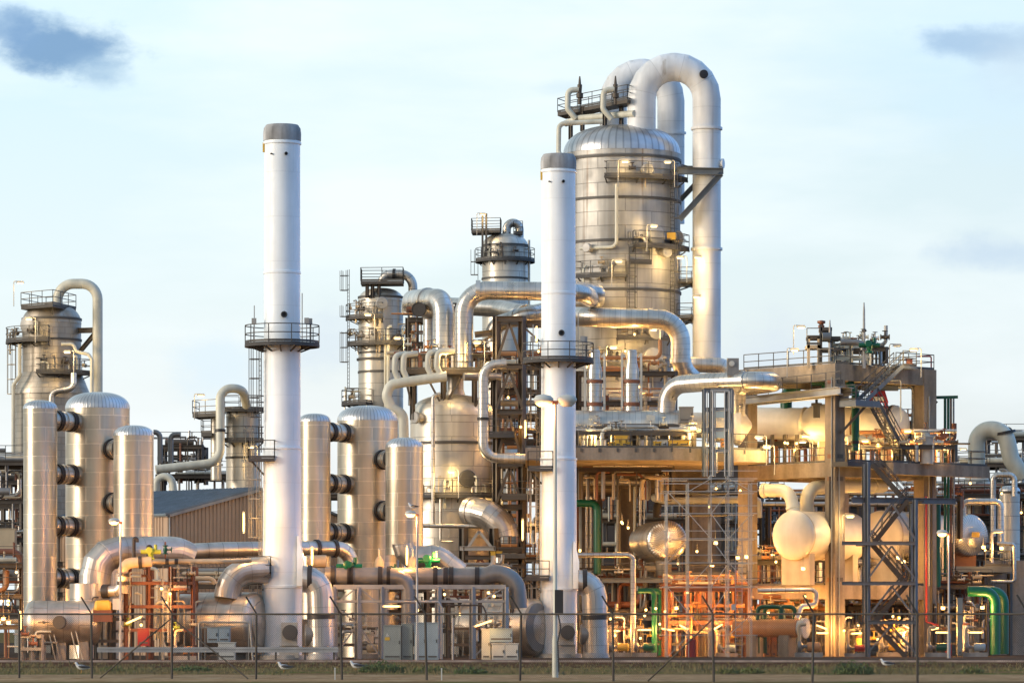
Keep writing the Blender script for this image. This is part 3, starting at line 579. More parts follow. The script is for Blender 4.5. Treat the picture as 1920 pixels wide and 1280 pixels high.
PIPE('big segmented duct bending from the hood of the left drum to the right', [(178, 1108, 257.5), (178, 1035, 257.5), (332, 1035, 260), (352, 1046, 260.4)], 30, 'gore', 'gas_duct', 46, 28, 3, [], 'duct', sharp=12)
PIPE('long clad pipe running behind the left chimney into the right vessel trio', [(334, 1034, 266), (420, 1030, 267), (560, 1028, 269), (655, 1028, 271), (661, 1075, 271)], 14.5, 'pipe', 'gas_pipe', 30, 22, 6, [(2, .35), (2, .7)])
o = hdrum('separator_drum', 'large horizontal clad drum behind the grey control cabinets at the left', W(478, 1168, 259), (-.95, .31, 0), 2.02, 5.5, 'drum', 'drum', .3)
mk(G().lathe(W(476, 1168, 258.9), pv(.95, -.31, 0), [(1.3, -.4), (1.3, .3), (1.42, .3), (1.42, .5), (1.0, .55), (.01, .57)], 36), 'flange_cover', 'drum', o)
for f in (.25, .78): c = W(478, 1168, 259) + pv(-.95, .31, 0) * 5.5 * f; mk(G().obox(c, (-.86, .5), .3, 1.5, 0, 1.2), 'saddle', 'conc2', o)
PIPE('segmented elbow rising from the large left drum towards the chimney', [(426, 1120, 258.6), (432, 1072, 258.6), (500, 1068, 259.2)], 25, 'gore', 'flue_duct', 44, 28, 4, [], 'duct', sharp=12)
o = hdrum('separator_drum', 'large dark horizontal drum half hidden behind the middle chimney', W(1004, 1175, 275), (-.86, .5, 0), 1.95, 5.2, 'drum', 'drum', .3); mk(G().lathe(W(1000, 1175, 274.6), pv(.86, -.5, 0), [(1.5, -.4), (1.5, .1), (1.66, .1), (1.66, .35), (1.2, .4), (.01, .42)], 36), 'flange_cover', 'greypipe', o)
for f in (.25, .75): c = W(1004, 1175, 275) + pv(-.86, .5, 0) * 5.2 * f; mk(G().obox(c, (-.86, .5), .3, 1.4, 0, 1.1), 'saddle', 'conc2', o)
# warm lit valve skid between drums (x 215-360)
PIPE('peach coloured elbow pipe on the left skid bending over beside the lamp pole', [(231, 1112, 255), (231, 1056, 255), (285, 1052, 255)], 10, 'tan', 'lagged_pipe', 16, 18, 6, [(0, .35), (0, .62), (1, .6)])
PIPE('short clad elbow with two clamp rings leaving the left hood', [(192, 1108, 255.6), (228, 1108, 255.2), (229, 1074, 255)], 11, 'pipe', 'pipe', 14, 18, 5, [(0, .12), (0, .28)])
PIPE('long thin orange lagged pipe over the left skid', [(270, 1052, 256), (415, 1052, 256), (470, 1050, 257)], 4.6, 'tan', 'lagged_pipe', None, 12, 4, [(0, .3), (0, .42)])
PIPE('short orange lagged pipe above the large left drum', [(360, 1084, 258), (398, 1084, 258), (404, 1094, 258)], 4.5, 'tan', 'lagged_pipe')
PIPE('short shiny pipe section above the large left drum', [(372, 1092, 258.5), (402, 1092, 258.5)], 3.6, 'pipe', 'pipe')
def skid(label, px0, px1, pyt, d, lev, npost, seed, mat='rust', vm='ygreen', pm='tan', dep=2.5, name='valve_skid'):
    random.seed(seed); x0, x1, zt = X(px0, d), X(px1, d), Z(pyt, d); o = thing(name, label, 'pipe skid', ((x0 + x1) / 2, d, 0))
    for k in range(npost):
        x = x0 + (x1 - x0) * k / (npost - 1)
        for dy in (0, dep): mk(G().ibeam((x, d + dy, 0), (x, d + dy, zt), .2), 'post', mat, o)
    for z in lev:
        for dy in (0, dep): mk(G().bar((x0, d + dy - .13, z), (x1, d + dy - .13, z), .09, .2), 'beam', mat, o)
    for k in range(int((x1 - x0) * 4.2)):
        x = random.uniform(x0, x1); dy = random.uniform(-.3, dep); r = random.choice((.035, .05, .07, .11)); z0 = random.uniform(.0, zt * .5); z1 = random.uniform(zt * .5, zt + .4); x2 = x + random.choice((-1, 1)) * random.uniform(.3, 1.3)
        mk(G().pipe([(x, d + dy, z0), (x, d + dy, z1), (x2, d + dy, z1)], r, r * 3, 8, 4), 'pipe', random.choice((pm, pm, 'pipe', mat, 'cream')), o)
    for k in range(int((x1 - x0) * 1.6)):
        x = random.uniform(x0, x1); z = random.choice(lev) + random.uniform(-.1, .9); mk(valve_geo(G(), (x, d - .2, z), random.uniform(.11, .2), (1, 0, 0), random.uniform(.3, .6)), 'valve', random.choice((vm, 'rust', pm)), o)
    return o
s1 = skid('warm lit valve skid of orange pipes beside the red box at the left', 236, 362, 1062, 256, (1.9, 3.4, 4.9), 4, 11)
ladder(s1, X(313, 255.4), 255.4, 0, 4.9, -90, .5, False, 'raily'); polyplat(s1, [(X(325, 255.4), 255), (X(352, 255.4), 255), (X(352, 255.4), 257), (X(325, 255.4), 257)], Z(1102, 255), None, 1.3, .12, 'rust', railmat='raily')
skid('low valve skid of thin upright pipes right of the left manhole drum', 172, 240, 1130, 256.5, (1.2, 2.6), 3, 12, 'steel', 'rust', 'pipe'); skid('low cage of pale pipes under the far left thin vessel', 40, 78, 1188, 254, (.7, 1.5), 3, 13, 'raily', 'raily', 'pipe', 1.2, 'pipe_cage')
def vactuator(label, px, py, d, s=1.0, mat='green'):
    p = W(px, py, d); o = thing('valve_actuator', label, 'valve', p - UP * .6 * s, 'motor valve actuators'); mk(G().cyl(p - pv(.75 * s, 0, 0), p + pv(.75 * s, 0, 0), .17 * s, 16), 'cylinder', mat, o); mk(G().lathe(p, UP, [(.2 * s, -.6 * s), (.3 * s, -.55 * s), (.3 * s, -.45 * s), (.16 * s, -.4 * s), (.26 * s, -.1 * s), (.26 * s, .25 * s), (.1 * s, .3 * s)], 16), 'gearbox', mat, o)
    mk(G().lathe(p + pv(-.1 * s, -.3 * s, .1 * s), (0, -1, 0), [(.22 * s, 0), (.26 * s, .03), (.22 * s, .06)], 14), 'handwheel', mat, o); mk(G().cyl(p + pv(.35 * s, 0, .15 * s), p + pv(.35 * s, 0, .55 * s), .12 * s, 12), 'motor', mat, o); return o
vactuator('bright yellow valve actuator with green end on the left skid', 283, 1034, 255, .85, 'ygreen'); vactuator('green valve actuator above the grey header right of the left chimney', 655, 1062, 266, 1.15); vactuator('tall green valve actuator near the right end of the grey header', 803, 1050, 268, 1.05); vactuator('small green actuator on the grey header between the two domed caps', 735, 1066, 267.5, .6, 'dgreen')
p = W(310, 1030, 256); o = thing('pipe_cross', 'dark flanged valve head sticking up above the left skid', 'valve', p - UP * .6); mk(valve_geo(G(), p, .18, (0, 0, 1), .4, (1, 0, 0)), 'body', 'dgreen', o); mk(G().bar(p - UP * .9, p + UP * .5, .1), 'stem', 'rust', o)
for px, lab in ((251, 'dark bent vent pipe standing above the left skid'), (277, 'short dark vent pipe standing behind the yellow actuator')):
    d = 257; tag(mk(G().pipe([W(px, 1058, d), W(px, 1009 if px < 260 else 1024, d), W(px + 6, 1009 if px < 260 else 1024, d), W(px + 6, 1016 if px < 260 else 1034, d)], .12, .15, 10), 'vent_pipe', 'dark'), lab, 'pipe')
# pump behind the first lamp pole, yellow lamp light put into its casing colour
o = thing('pump', 'pump casing painted in yellow lamp light beside the left drum', 'pump', W(193, 1150, 255.2) - UP * .5); mk(G().lathe(W(176, 1138, 255.2), (1, .05, 0), [(.01, 0), (.34, .06), (.46, .2), (.46, .95), (.34, 1.1), (.2, 1.12)], 24), 'casing', 'yellow', o); mk(G().box(X(176, 255.2), 254.8, Z(1165, 255), X(210, 255.2), 255.7, Z(1143, 255)), 'base', 'rust', o); mk(G().box(X(212, 255.2), 254.9, Z(1142, 255), X(228, 255), 255.6, Z(1122, 255)), 'motor', 'cabl', o)
def cabinet(label, px0, px1, pyt, pyb, d, dep, mat, doors=2, cat='cabinet', name='cabinet', sign=None):
    x0, x1, z0, z1 = X(px0, d), X(px1, d), max(0, Z(pyb, d)), Z(pyt, d); o = thing(name, label, cat, ((x0 + x1) / 2, d, z0))
    mk(G().box(x0, d, z0, x1, d + dep, z1 - .06).box(x0 - .04, d - .05, z1 - .06, x1 + .04, d + dep + .05, z1), 'body', mat, o)
    for k in range(doors):
        a = x0 + (x1 - x0) * k / doors; b = x0 + (x1 - x0) * (k + 1) / doors; dr = mk(G().box(a + .03, d - .03, z0 + .08, b - .03, d - .001, z1 - .12), 'door', mat, o); mk(G().box(b - .14, d - .07, (z0 + z1) / 2 - .1, b - .09, d - .031, (z0 + z1) / 2 + .1), 'handle', 'dark', dr); mk(G().box(a + .1, d - .045, z0 + .15, b - .1, d - .031, z0 + .25), 'vent', 'rail', dr)
    if sign:
        sx_, sz = x0 + (x1 - x0) * .22, z0 + (z1 - z0) * .66; s_ = mk(G().box(sx_ - .16, d - .05, sz - .22, sx_ + .16, d - .032, sz - .02), 'warning_plate', 'yellow', o); mk(G().add([(sx_ - .13, d - .04, sz + .02), (sx_ + .13, d - .04, sz + .02), (sx_, d - .04, sz + .26), (sx_ - .13, d - .032, sz + .02), (sx_ + .13, d - .032, sz + .02), (sx_, d - .032, sz + .26)], [(0, 1, 2), (5, 4, 3), (0, 3, 4, 1), (1, 4, 5, 2), (2, 5, 3, 0)]), 'warning_triangle', 'cabl', o)
    return o
cabinet('grey green switch cabinet with warning sign beside the wide bush', 719, 752, 1171, 1236, 252, 1.2, 'cab', 1, sign=1); cabinet('narrow grey green cabinet joined between two larger ones', 753, 774, 1168, 1236, 252.3, 1.2, 'cab', 1); cabinet('blue grey switch cabinet right of the second lamp pole', 777, 822, 1166, 1236, 252, 1.2, 'cabb', 2)
cabinet('grey blue control cabinet in front of the large left drum', 388, 431, 1174, 1204, 252, .7, 'cabb', 2); cabinet('small pale control box low in front of the grey blue cabinet', 409, 441, 1203, 1236, 251, .6, 'cabl', 1); cabinet('grey blue electrical panel left of the middle chimney', 918, 961, 1177, 1203, 252, .5, 'cabb', 1); cabinet('pale low electrical box with dark gauge under the middle panel', 922, 972, 1205, 1236, 251.5, .8, 'cabl', 2); cabinet('small pale cabinet beside the middle panel', 903, 920, 1178, 1236, 252.5, .6, 'cabl', 1)
o = cabinet('red fire cabinet on the left skid behind the fence', 258, 280, 1177, 1210, 252, .5, 'red', 1, 'fire cabinet', 'fire_cabinet'); mk(G().bar((X(262, 252), 252.25, 0), (X(262, 252), 252.25, Z(1210, 252)), .08).bar((X(276, 252), 252.25, 0), (X(276, 252), 252.25, Z(1210, 252)), .08), 'stand', 'steel', o)
o = thing('pipe_barrier', 'pale pipe frame around the grey blue control cabinet', 'frame', (X(420, 251), 251, 0)); mk(G().pipe([(X(373, 251), 251, 0), (X(373, 251), 251, Z(1166, 251)), (X(468, 251), 251, Z(1166, 251)), (X(474, 251), 251, 0)], .06, .15, 8), 'top_pipe', 'raily', o); mk(G().bar((X(373, 251), 251, Z(1176, 251)), (X(470, 251), 251, Z(1172, 251)), .06), 'rail', 'raily', o)
for px in (377, 384, 466): mk(G().bar((X(px, 251), 251.1, 0), (X(px, 251), 251.1, Z(1168, 251)), .05), 'post', 'raily', o)
# grey header and its frame between the chimneys
HD = 266
PIPE('grey header pipe with dark flanges on the steel frame between the chimneys', [(610, 1080, HD), (905, 1082, HD), (934, 1072, HD), (968, 1090, HD), (972, 1140, HD)], 17.5, 'greypipe', 'header_pipe', 34, 28, 6, [(0, .05), (0, .155), (0, .165), (0, .35), (0, .405), (0, .70), (0, .765), (0, .80), (0, .965)], flk=1.14, flw=.3)
PIPE('grey branch pipe dropping from the header to the cabinets', [(732, 1081, HD - .5), (767, 1081, HD - .5), (767, 1180, HD - .5)], 15, 'greypipe', 'branch_pipe', 26, 26, 6, [], 'pipe')
o = thing('pipe_trestle', 'grey braced steel frame carrying the grey header between the chimneys', 'steel frame', (X(790, HD), HD, 0)); zt = Z(1100, HD)
pp = [X(q, HD) for q in (626, 672, 716, 822, 886, 948)]
for x in pp:
    for dy in (-.9, 1.2): mk(G().ibeam((x, HD + dy, 0), (x, HD + dy, zt), .3), 'post', 'lsteel', o)
for dy in (-.9, 1.2):
    for z in (zt, Z(1127, HD)): mk(G().bar((pp[0], HD + dy + .02, z), (pp[-1], HD + dy + .02, z), .14, .3 if z == zt else .16), 'beam', 'lsteel' if dy < 0 else 'steel', o)
for a, b in ((0, 1), (2, 1), (4, 5)):
    for z0, z1 in ((zt, Z(1135, HD)), (Z(1168, HD), 0)): mk(G().bar((pp[b], HD - .85, z0), (pp[a], HD - .85, z1), .09), 'brace', 'lsteel', o)
mk(G().bar((pp[0], HD - .88, Z(1167, HD)), (pp[1], HD - .88, Z(1167, HD)), .1), 'beam', 'lsteel', o); mk(G().bar((pp[0], HD - .86, Z(1135, HD)), (pp[1], HD - .86, Z(1168, HD)), .09), 'brace', 'lsteel', o)
PIPE('twin bent conduit beside the blue grey cabinets', [(745, 1128, 263), (822, 1128, 263), (828, 1138, 263), (828, 1236, 263)], 2.2, 'lsteel', 'conduit', 6, 8); PIPE('thin bent conduit left of the middle electrical panel', [(835, 1134, 264), (905, 1134, 264), (912, 1150, 264), (912, 1236, 264)], 1.6, 'steel', 'conduit', 6, 8); PIPE('thin pale post left of the middle electrical panel', [(849, 1236, 256), (849, 1158, 256)], 2, 'lsteel', 'post', cat='post')
for px, lab in ((711, 'tan domed cap standing left on the grey header'), (774, 'tan domed cap standing right on the grey header')):
    p = W(px, 1064, 268); o = thing('domed_cap', lab, 'pipe cap', p - UP * .3); mk(G().lathe(p - UP * .3, UP, [(.33, 0), (.33, .45)] + [(.33 * math.cos(a), .45 + .62 * math.sin(a)) for a in (.3, .6, .9, 1.2, 1.5)], 20), 'cap', 'tan', o); mk(G().lathe(p + UP * .7, UP, [(.07, 0), (.05, .5), (.10, .52), (.04, .62)], 10), 'spindle', 'cream', o)
PIPE('segmented tan elbow behind the header below the right medium vessel', [(757, 1020, 277), (757, 1048, 277), (820, 1042, 277), (862, 1075, 277)], 22, 'gore', 'gas_duct', 26, 24, 3, [], 'duct', sharp=12)
# tan round pipe end
o = PIPE('short tan pipe with round closed end left of the green actuator', [(575, 1052, 268), (612, 1052, 268)], 12, 'tan', 'pipe_stub'); 
# ------------------------------------------------------------------ shed
D0 = 300; c = W(313, 965, D0); e1 = UR; e2 = UL_; zE = c.z; o = thing('shed', 'tan corrugated shed with blue grey roof between the left chimney and vessels', 'shed', (c.x, c.y, 0))
def corr(p, u, ln_, zb, ztf, pitch=.36, dp=.07):
    g = G(); n = int(ln_ / pitch); nn = pv(u.y, -u.x, 0); vs = []; 
    for k in range(n):
        for f, off in ((0, 0), (.12, dp), (.5, dp), (.62, 0)): t = (k + f) * pitch; q = p + u * t + nn * off; vs.append((t, q))
    vs.append((ln_, p + u * ln_)); 
    for (t0, a), (t1, b) in zip(vs, vs[1:]): g.add([(a.x, a.y, zb), (b.x, b.y, zb), (b.x, b.y, ztf(t1)), (a.x, a.y, ztf(t0))], [(0, 1, 2, 3)])
    return g
LG = 8.6; rise = .245
mk(corr(pv(c.x, c.y, 0), e1, LG * 2, 0, lambda t: zE + rise * min(t, 2 * LG - t)), 'gable_wall', 'shed', o, 20); mk(corr(pv(c.x, c.y, 0) + e2 * 14, -e2, 14, 0, lambda t: zE), 'side_wall', 'shed', o, 20)
A = pv(c.x, c.y, zE) - e2 * .3; r1 = e1 * LG + UP * rise * LG; th = UP * .14; g = G(); N = 34; 
for s0, sl_ in ((A, r1), (A + e1 * 2 * LG, pv(-e1.x * LG, -e1.y * LG, rise * LG))):
    dn_ = -sl_ * .04; q = [s0 + dn_ + UP * .04, s0 + sl_ + UP * .04, s0 + sl_ + e2 * 14.6 + UP * .04, s0 + dn_ + e2 * 14.6 + UP * .04]; g.hexa(q + [a + th for a in q])
    for k in range(N): t = e2 * (14.6 * (k + .3) / N); g.bar(s0 + dn_ + t + th + UP * .06, s0 + sl_ + t + th + UP * .06, .06, .05)
mk(g, 'roof', 'roof', o); mk(G().bar(A - UP * .06 + e2 * .02, A + r1 - UP * .06 + e2 * .02, .1, .2), 'verge_trim', 'lsteel', o); mk(G().bar(A + pv(-.1, 0, -.04), A + e2 * 14.6 + pv(-.1, 0, -.04), .16, .18), 'gutter', 'lsteel', o); mk(G().cyl(A + pv(.0, .2, -.1), (A.x, A.y + .2, 0), .06, 8), 'downpipe', 'lsteel', o)
# ------------------------------------------------------------------ left tower
v = vessel('distillation_tower', 'dark domed tower with tapered skirt and gooseneck at the far left', 'tower', 97, 570, 1225, 110, 340, 'old', 'old', .68, 48, None)
LT = v; r = v['r']; zc0, zc1 = Z(740, 340), Z(700, 340); mk(G().lathe((v['x'], v['y'], 0), UP, [(r * 1.28, zc0), (r * 1.30, zc0), (r * 1.30, zc0 + .12), (r + .06, zc1), (r + .01, zc1 + .05)], 48, False), 'tapered_skirt', 'old', v['o'], 25); mk(G().lathe((v['x'], v['y'], 0), UP, [(r * 1.26, 0), (r * 1.26, zc0 + .05)], 48), 'lower_shell', 'old', v['o'])
for y in (601, 640): band(v, Z(y, 340))
ringplat(v, Z(640, 340), L(86, 340), 160, 272); ringplat(v, Z(700, 340), L(80, 340), 255, 355); q = [(X(38, 338), 338.5), (X(100, 336), 335.6), (X(140, 340), 341), (X(80, 341), 343.5)]; pt = polyplat(v['o'], q, Z(573, 338), None, 1.15, .28)
for a in q: mk(G().bar((a[0] * .7 + v['x'] * .3, a[1] * .7 + v['y'] * .3, Z(592, 338)), (a[0] * .75 + v['x'] * .25, a[1] * .75 + v['y'] * .25, Z(575, 338)), .12), 'leg', 'rail', v['o'])
nozzle(v, 268 - 34, Z(613, 340), .62, .55, 'tower'); ladder(v['o'], v['x'] - r - .5, v['y'] - .6, Z(790, 340), Z(640, 340), 180); ladder(v['o'], v['x'] - .2, v['y'] - r - .3, Z(700, 340), Z(640, 340), 270, cage=True)
mk(G().ibeam((X(148, 340), 339.2, Z(621, 340)), (X(186, 340), 338.6, Z(621, 340)), .4).ibeam((X(152, 340), 339.2, Z(660, 340)), (X(184, 340), 338.6, Z(624, 340)), .3), 'pipe_bracket', 'steel', v['o'])
PIPE('thick cream gooseneck pipe from the top of the far left tower', [(108, 576, 339), (108, 532, 339), (183, 532, 338.5), (183, 745, 338.5)], 9.5, 'cream', 'gooseneck_pipe', 30, 22, 8); PIPE('thin cream pipe running down the left side of the far left tower', [(37, 645, 337.5), (37, 704, 337.5), (25, 722, 337.5), (25, 900, 337.5)], 3.6, 'cream', 'downpipe', 8)
PIPE('bent clad pipe in front of the tapered skirt of the far left tower', [(138, 700, 336.4), (138, 728, 336), (97, 734, 336), (97, 760, 336)], 6, 'pipe', 'pipe', 14); PIPE('thin cream overflow pipe beside the far left tower gooseneck', [(115, 645, 336), (138, 645, 336), (143, 659, 336), (166, 664, 336), (172, 674, 336), (172, 740, 336)], 3.2, 'cream', 'pipe', 8)
# ------------------------------------------------------------------ column behind the left chimney
v = vessel('column', 'clad column half hidden behind the left chimney above the shed roof', 'column', 456, 762, 1225, 64, 332, 'tower', 'tower', .6); ringplat(v, Z(826, 332), L(52, 332), 215, 330); ringplat(v, Z(768, 332), L(50, 332), 190, 345, .3)
band(v, Z(860, 332)); ladder(v['o'], v['x'] + .6, v['y'] - v['r'] - .35, Z(915, 332), Z(826, 332), 270)
v = vessel('column', 'slim clad column carrying a wide platform left of the gooseneck pipe', 'column', 405, 772, 900, 20, 330, 'tower', 'tower', .5, 28); polyplat(v['o'], [(X(360, 329), 329.5), (X(408, 327), 327.5), (X(420, 330), 331), (X(372, 332), 333)], Z(775, 329), [0, 1, 3]); polyplat(v['o'], [(X(377, 329), 329), (X(396, 328), 328.4), (X(400, 331), 331), (X(381, 331), 331.5)], Z(811, 329), [0, 3, 2], t=.05)
PIPE('cream S shaped gooseneck pipe above the shed roof', [(292, 880, 326), (398, 868, 327), (413, 850, 327), (413, 728, 327.5), (455, 728, 328), (462, 760, 330)], 8.4, 'cream', 'gooseneck_pipe', 24, 22, 8, [(2, .35)]); PIPE('cream hooped pipe above the shed roof eave', [(293, 920, 322), (293, 894, 322), (322, 892, 322), (326, 925, 322)], 7, 'cream', 'hoop_pipe', 18, 18)
for k, (px, py) in enumerate(((296, 812), (320, 812))): PIPE(f'{("left", "right")[k]} grey hooped vent pipe of the far unit above the shed', [(px - 8, py - 2, 345), (px + 4, py - 2, 345), (px + 4, 868, 345)] if k == 0 else [(px, 868, 345), (px, py + 2, 345), (px + 18, py + 2, 345)], 5, 'greypipe', 'vent_pipe', 10, 16)
# ------------------------------------------------------------------ second column from left chimney
v = vessel('distillation_column', 'clad column with three ringed platforms behind the right vessel trio', 'column', 714, 540, 1225, 84, 345, 'tower', 'tower', .6); d = 345
for y in (560, 664, 676, 700): band(v, Z(y, d), k=.06 if y != 676 else .16)
ringplat(v, Z(645, d), L(64, d), 175, 375); ringplat(v, Z(596, d), L(66, d), 170, 275); ringplat(v, Z(756, d), L(74, d), 160, 250); pl = [(X(678, d), d - 2.2), (X(757, d), d - 2.6), (X(757, d), d + .3), (X(678, d), d + .6)]; polyplat(v['o'], pl, Z(531, d), None, 1.15, .25)
for px in (690, 700, 712): mk(G().ibeam((X(px, d), d - 1.9, Z(562, d)), (X(px, d), d - 1.9, Z(533, d)), .22), 'leg', 'steel', v['o'])
nozzle(v, 275, Z(572, d), .45, .35, 'tower'); nozzle(v, 310, Z(640, d), .4, .4, 'tower')
for z0, z1 in ((730, 645), (645, 596), (596, 531)): ladder(v['o'], v['x'] - L(60, d), v['y'] - .8, Z(z0, d), Z(z1, d), 200, .5, True, 'rail')
PIPE('clad gooseneck on top of the column behind the right vessel trio', [(716, 532, d - .5), (716, 514, d - .5), (774, 514, d - .8), (774, 760, d - .8)], 8.6, 'pipe', 'gooseneck_pipe', 24, 20, 8, [(1, .4)]); PIPE('upright cream pipe on the face of the three platform column', [(735, 612, d - 2.6), (728, 612, d - 2.6), (728, 800, d - 2.6)], 3.4, 'cream', 'downpipe', 6); PIPE('second thinner cream pipe on the face of the three platform column', [(722, 640, d - 2.5), (722, 790, d - 2.5)], 2.2, 'cream', 'downpipe')
# far column in the middle
v = vessel('distillation_column', 'domed column with ring platform far behind the loop ducts', 'column', 947, 438, 1222, 86, 385, 'tower', 'tower', .6); d = 385
ringplat(v, Z(488, d), L(56, d), 0, 360); pl = [(X(884, d), d - 1.5), (X(938, d), d - 2.2), (X(940, d), d + .4), (X(886, d), d + 1)]; polyplat(v['o'], pl, Z(435, d), None, 1.15, .25); polyplat(v['o'], [(X(963, d), d - 1), (X(980, d), d - 1), (X(980, d), d + 1), (X(963, d), d + 1)], Z(438, d), None, 1.1, .2)
for px in (905, 912): mk(G().bar((X(px, d), d - 1.9, Z(485, d)), (X(px, d), d - 1.9, Z(404, d)), .2), 'post', 'rail', v['o'])
band(v, Z(463, d)); band(v, Z(525, d)); ladder(v['o'], v['x'] - v['r'] - .4, d, Z(560, d), Z(488, d), 180, mat='rail')
PIPE('short grey gooseneck on top of the far middle column', [(950, 440, d - .3), (950, 418, d - .3), (974, 418, d), (974, 560, d)], 8, 'duct', 'gooseneck_pipe', 14, 20, 8); PIPE('thin upright pipe right of the far middle column', [(992, 450, d - 1), (992, 600, d - 1)], 2.2, 'tower', 'downpipe')
# ------------------------------------------------------------------ reactor vessel in the middle
v = vessel('reactor', 'broad clad reactor with ribbed dome between the vessel trio and middle chimney', 'reactor', 849, 740, 1225, 160, 305, 'tower', 'tower', .52, 64); RX = v; d = 305
for y in (835, 985): band(v, Z(y, d), k=.08, w=.22)
mk(G().lathe((v['x'], d, 0), UP, [(v['r'] + .35, Z(960, d)), (v['r'] + .35, Z(1063, d))], 64), 'lower_jacket', 'drum', v['o'])
ringplat(v, Z(930, d), L(112, d), 190, 335, h=1.2); nozzle(v, 222, Z(786, d), .38, .5, 'tower'); nozzle(v, 288, Z(900, d), .55, .5, 'rail', cover='rail')
neck = mk(G().lathe((v['x'] + .2, d, 0), UP, [(.9, Z(752, d)), (.62, Z(730, d)), (.62, Z(700, d))], 28), 'neck', 'drum', v['o'])
fr2 = thing('access_platform', 'brown steel legged platform standing over the reactor dome', 'platform', (v['x'], d, Z(770, d))); zt = Z(697, d); q = [(X(752, d), d - 3.0), (X(920, d), d - 3.0), (X(920, d), d + 2.6), (X(752, d), d + 2.6)]; polyplat(fr2, q, zt, [0, 1, 3], 1.15, .35, 'steel', railmat='rail')
for px, pt_ in ((775, 820), (832, 800), (890, 820)):
    for dy in (-2.4, 2.0): mk(G().ibeam((X(px, d), d + dy, Z(pt_ - 30, d)), (X(px, d), d + dy, zt - .35), .28), 'leg', 'steel', fr2)
for a, b in ((775, 760), (832, 800), (832, 868), (890, 925)): mk(G().bar((X(b, d), d - 2.5, zt - .4), (X(a, d), d - 2.5, Z(768, d)), .16), 'brace', 'steel', fr2)
PIPE('cream manifold pipe snaking down in front of the reactor platform', [(838, 705, 300), (732, 720, 300), (724, 742, 300), (734, 765, 300), (756, 776, 300), (758, 850, 300)], 9.5, 'cream', 'manifold_pipe', 18, 24, 7)
for i, (px, w, x2) in enumerate(((741, 0, 762), (757, 0, 782), (803, 0, 832), (820, 0, 852))): PIPE(f'{("first", "second", "third", "fourth")[i]} cream hooked riser from the left on the reactor manifold', [(px + 6, 712 - (px - 740) * .14, 300), (px - 1, 696 - (px - 740) * .1, 300), (px, 666 - (px - 740) * .08, 300), (x2, 664 - (px - 740) * .08, 300.5)], 5.6, 'cream', 'riser_pipe', 10, 18, 6, group='hooked risers on the reactor manifold')
PIPE('grey clad pipe bending down beside the reactor to the right', [(950, 682, 297), (906, 684, 297), (906, 858, 297), (990, 860, 297)], 9.5, 'duct', 'overflow_pipe', 28, 22, 8, [(1, .58)]); PIPE('short grey pipe stub under the reactor platform', [(870, 706, 299), (938, 706, 300)], 7.5, 'greypipe', 'pipe_stub', None, 18); PIPE('cream clad riser on the front of the reactor', [(812, 985, 300.5), (812, 742, 300.5), (826, 738, 300.5)], 3.6, 'pipe', 'riser_pipe', 8, 12)
PIPE('thin pipe running down below the reactor platform', [(826, 935, 300.5), (826, 1015, 300.5), (850, 1015, 300.5)], 2.2, 'pipe', 'downpipe', 5, 10); PIPE('pale horizontal pipe in front of the reactor foot', [(780, 985, 299), (970, 987, 299)], 4, 'pipe', 'pipe', None, 12)
PIPE('white segmented elbow at the right foot of the reactor', [(880, 958, 300), (915, 962, 298.5), (945, 990, 298.5), (945, 1005, 298.5)], 27, 'gore', 'elbow_duct', 48, 28, 4, [(0, .25)], 'duct', sharp=12, flk=1.06, flm='drum')
o = thing('duct_trestle', 'brown steel frame on posts under the white elbow', 'steel frame', (X(900, 298), 298, 0))
for px in (869, 926): mk(G().ibeam((X(px, 298), 297.5, 0), (X(px, 298), 297.5, Z(990, 298)), .5), 'post', 'steel', o)
for y, a, b in ((1028, 862, 930), (1045, 872, 985), (1062, 930, 985)): mk(G().ibeam((X(a, 298), 297.2, Z(y, 298)), (X(b, 298), 297.2, Z(y, 298)), .3), 'beam', 'lsteel' if y == 1028 else 'steel', o)
for a, b in ((898, 878), (898, 922)): mk(G().bar((X(a, 298), 297.3, Z(996, 298)), (X(b, 298), 297.3, Z(1026, 298)), .2), 'brace', 'lsteel', o); mk(G().bar((X(a + 2, 298), 297.3, Z(1046, 298)), (X(b + 2, 298), 297.3, Z(1078, 298)), .2), 'brace', 'rust', o)
polyplat(o, [(X(930, 298), 296), (X(985, 298), 296), (X(985, 298), 300), (X(930, 298), 300)], Z(1042, 298), [0, 1, 3], 1.1, .2)
cabinet('orange lit junction box under the white elbow', 920, 941, 1033, 1058, 296.5, .5, 'yellow', 1, 'junction box', 'junction_box')
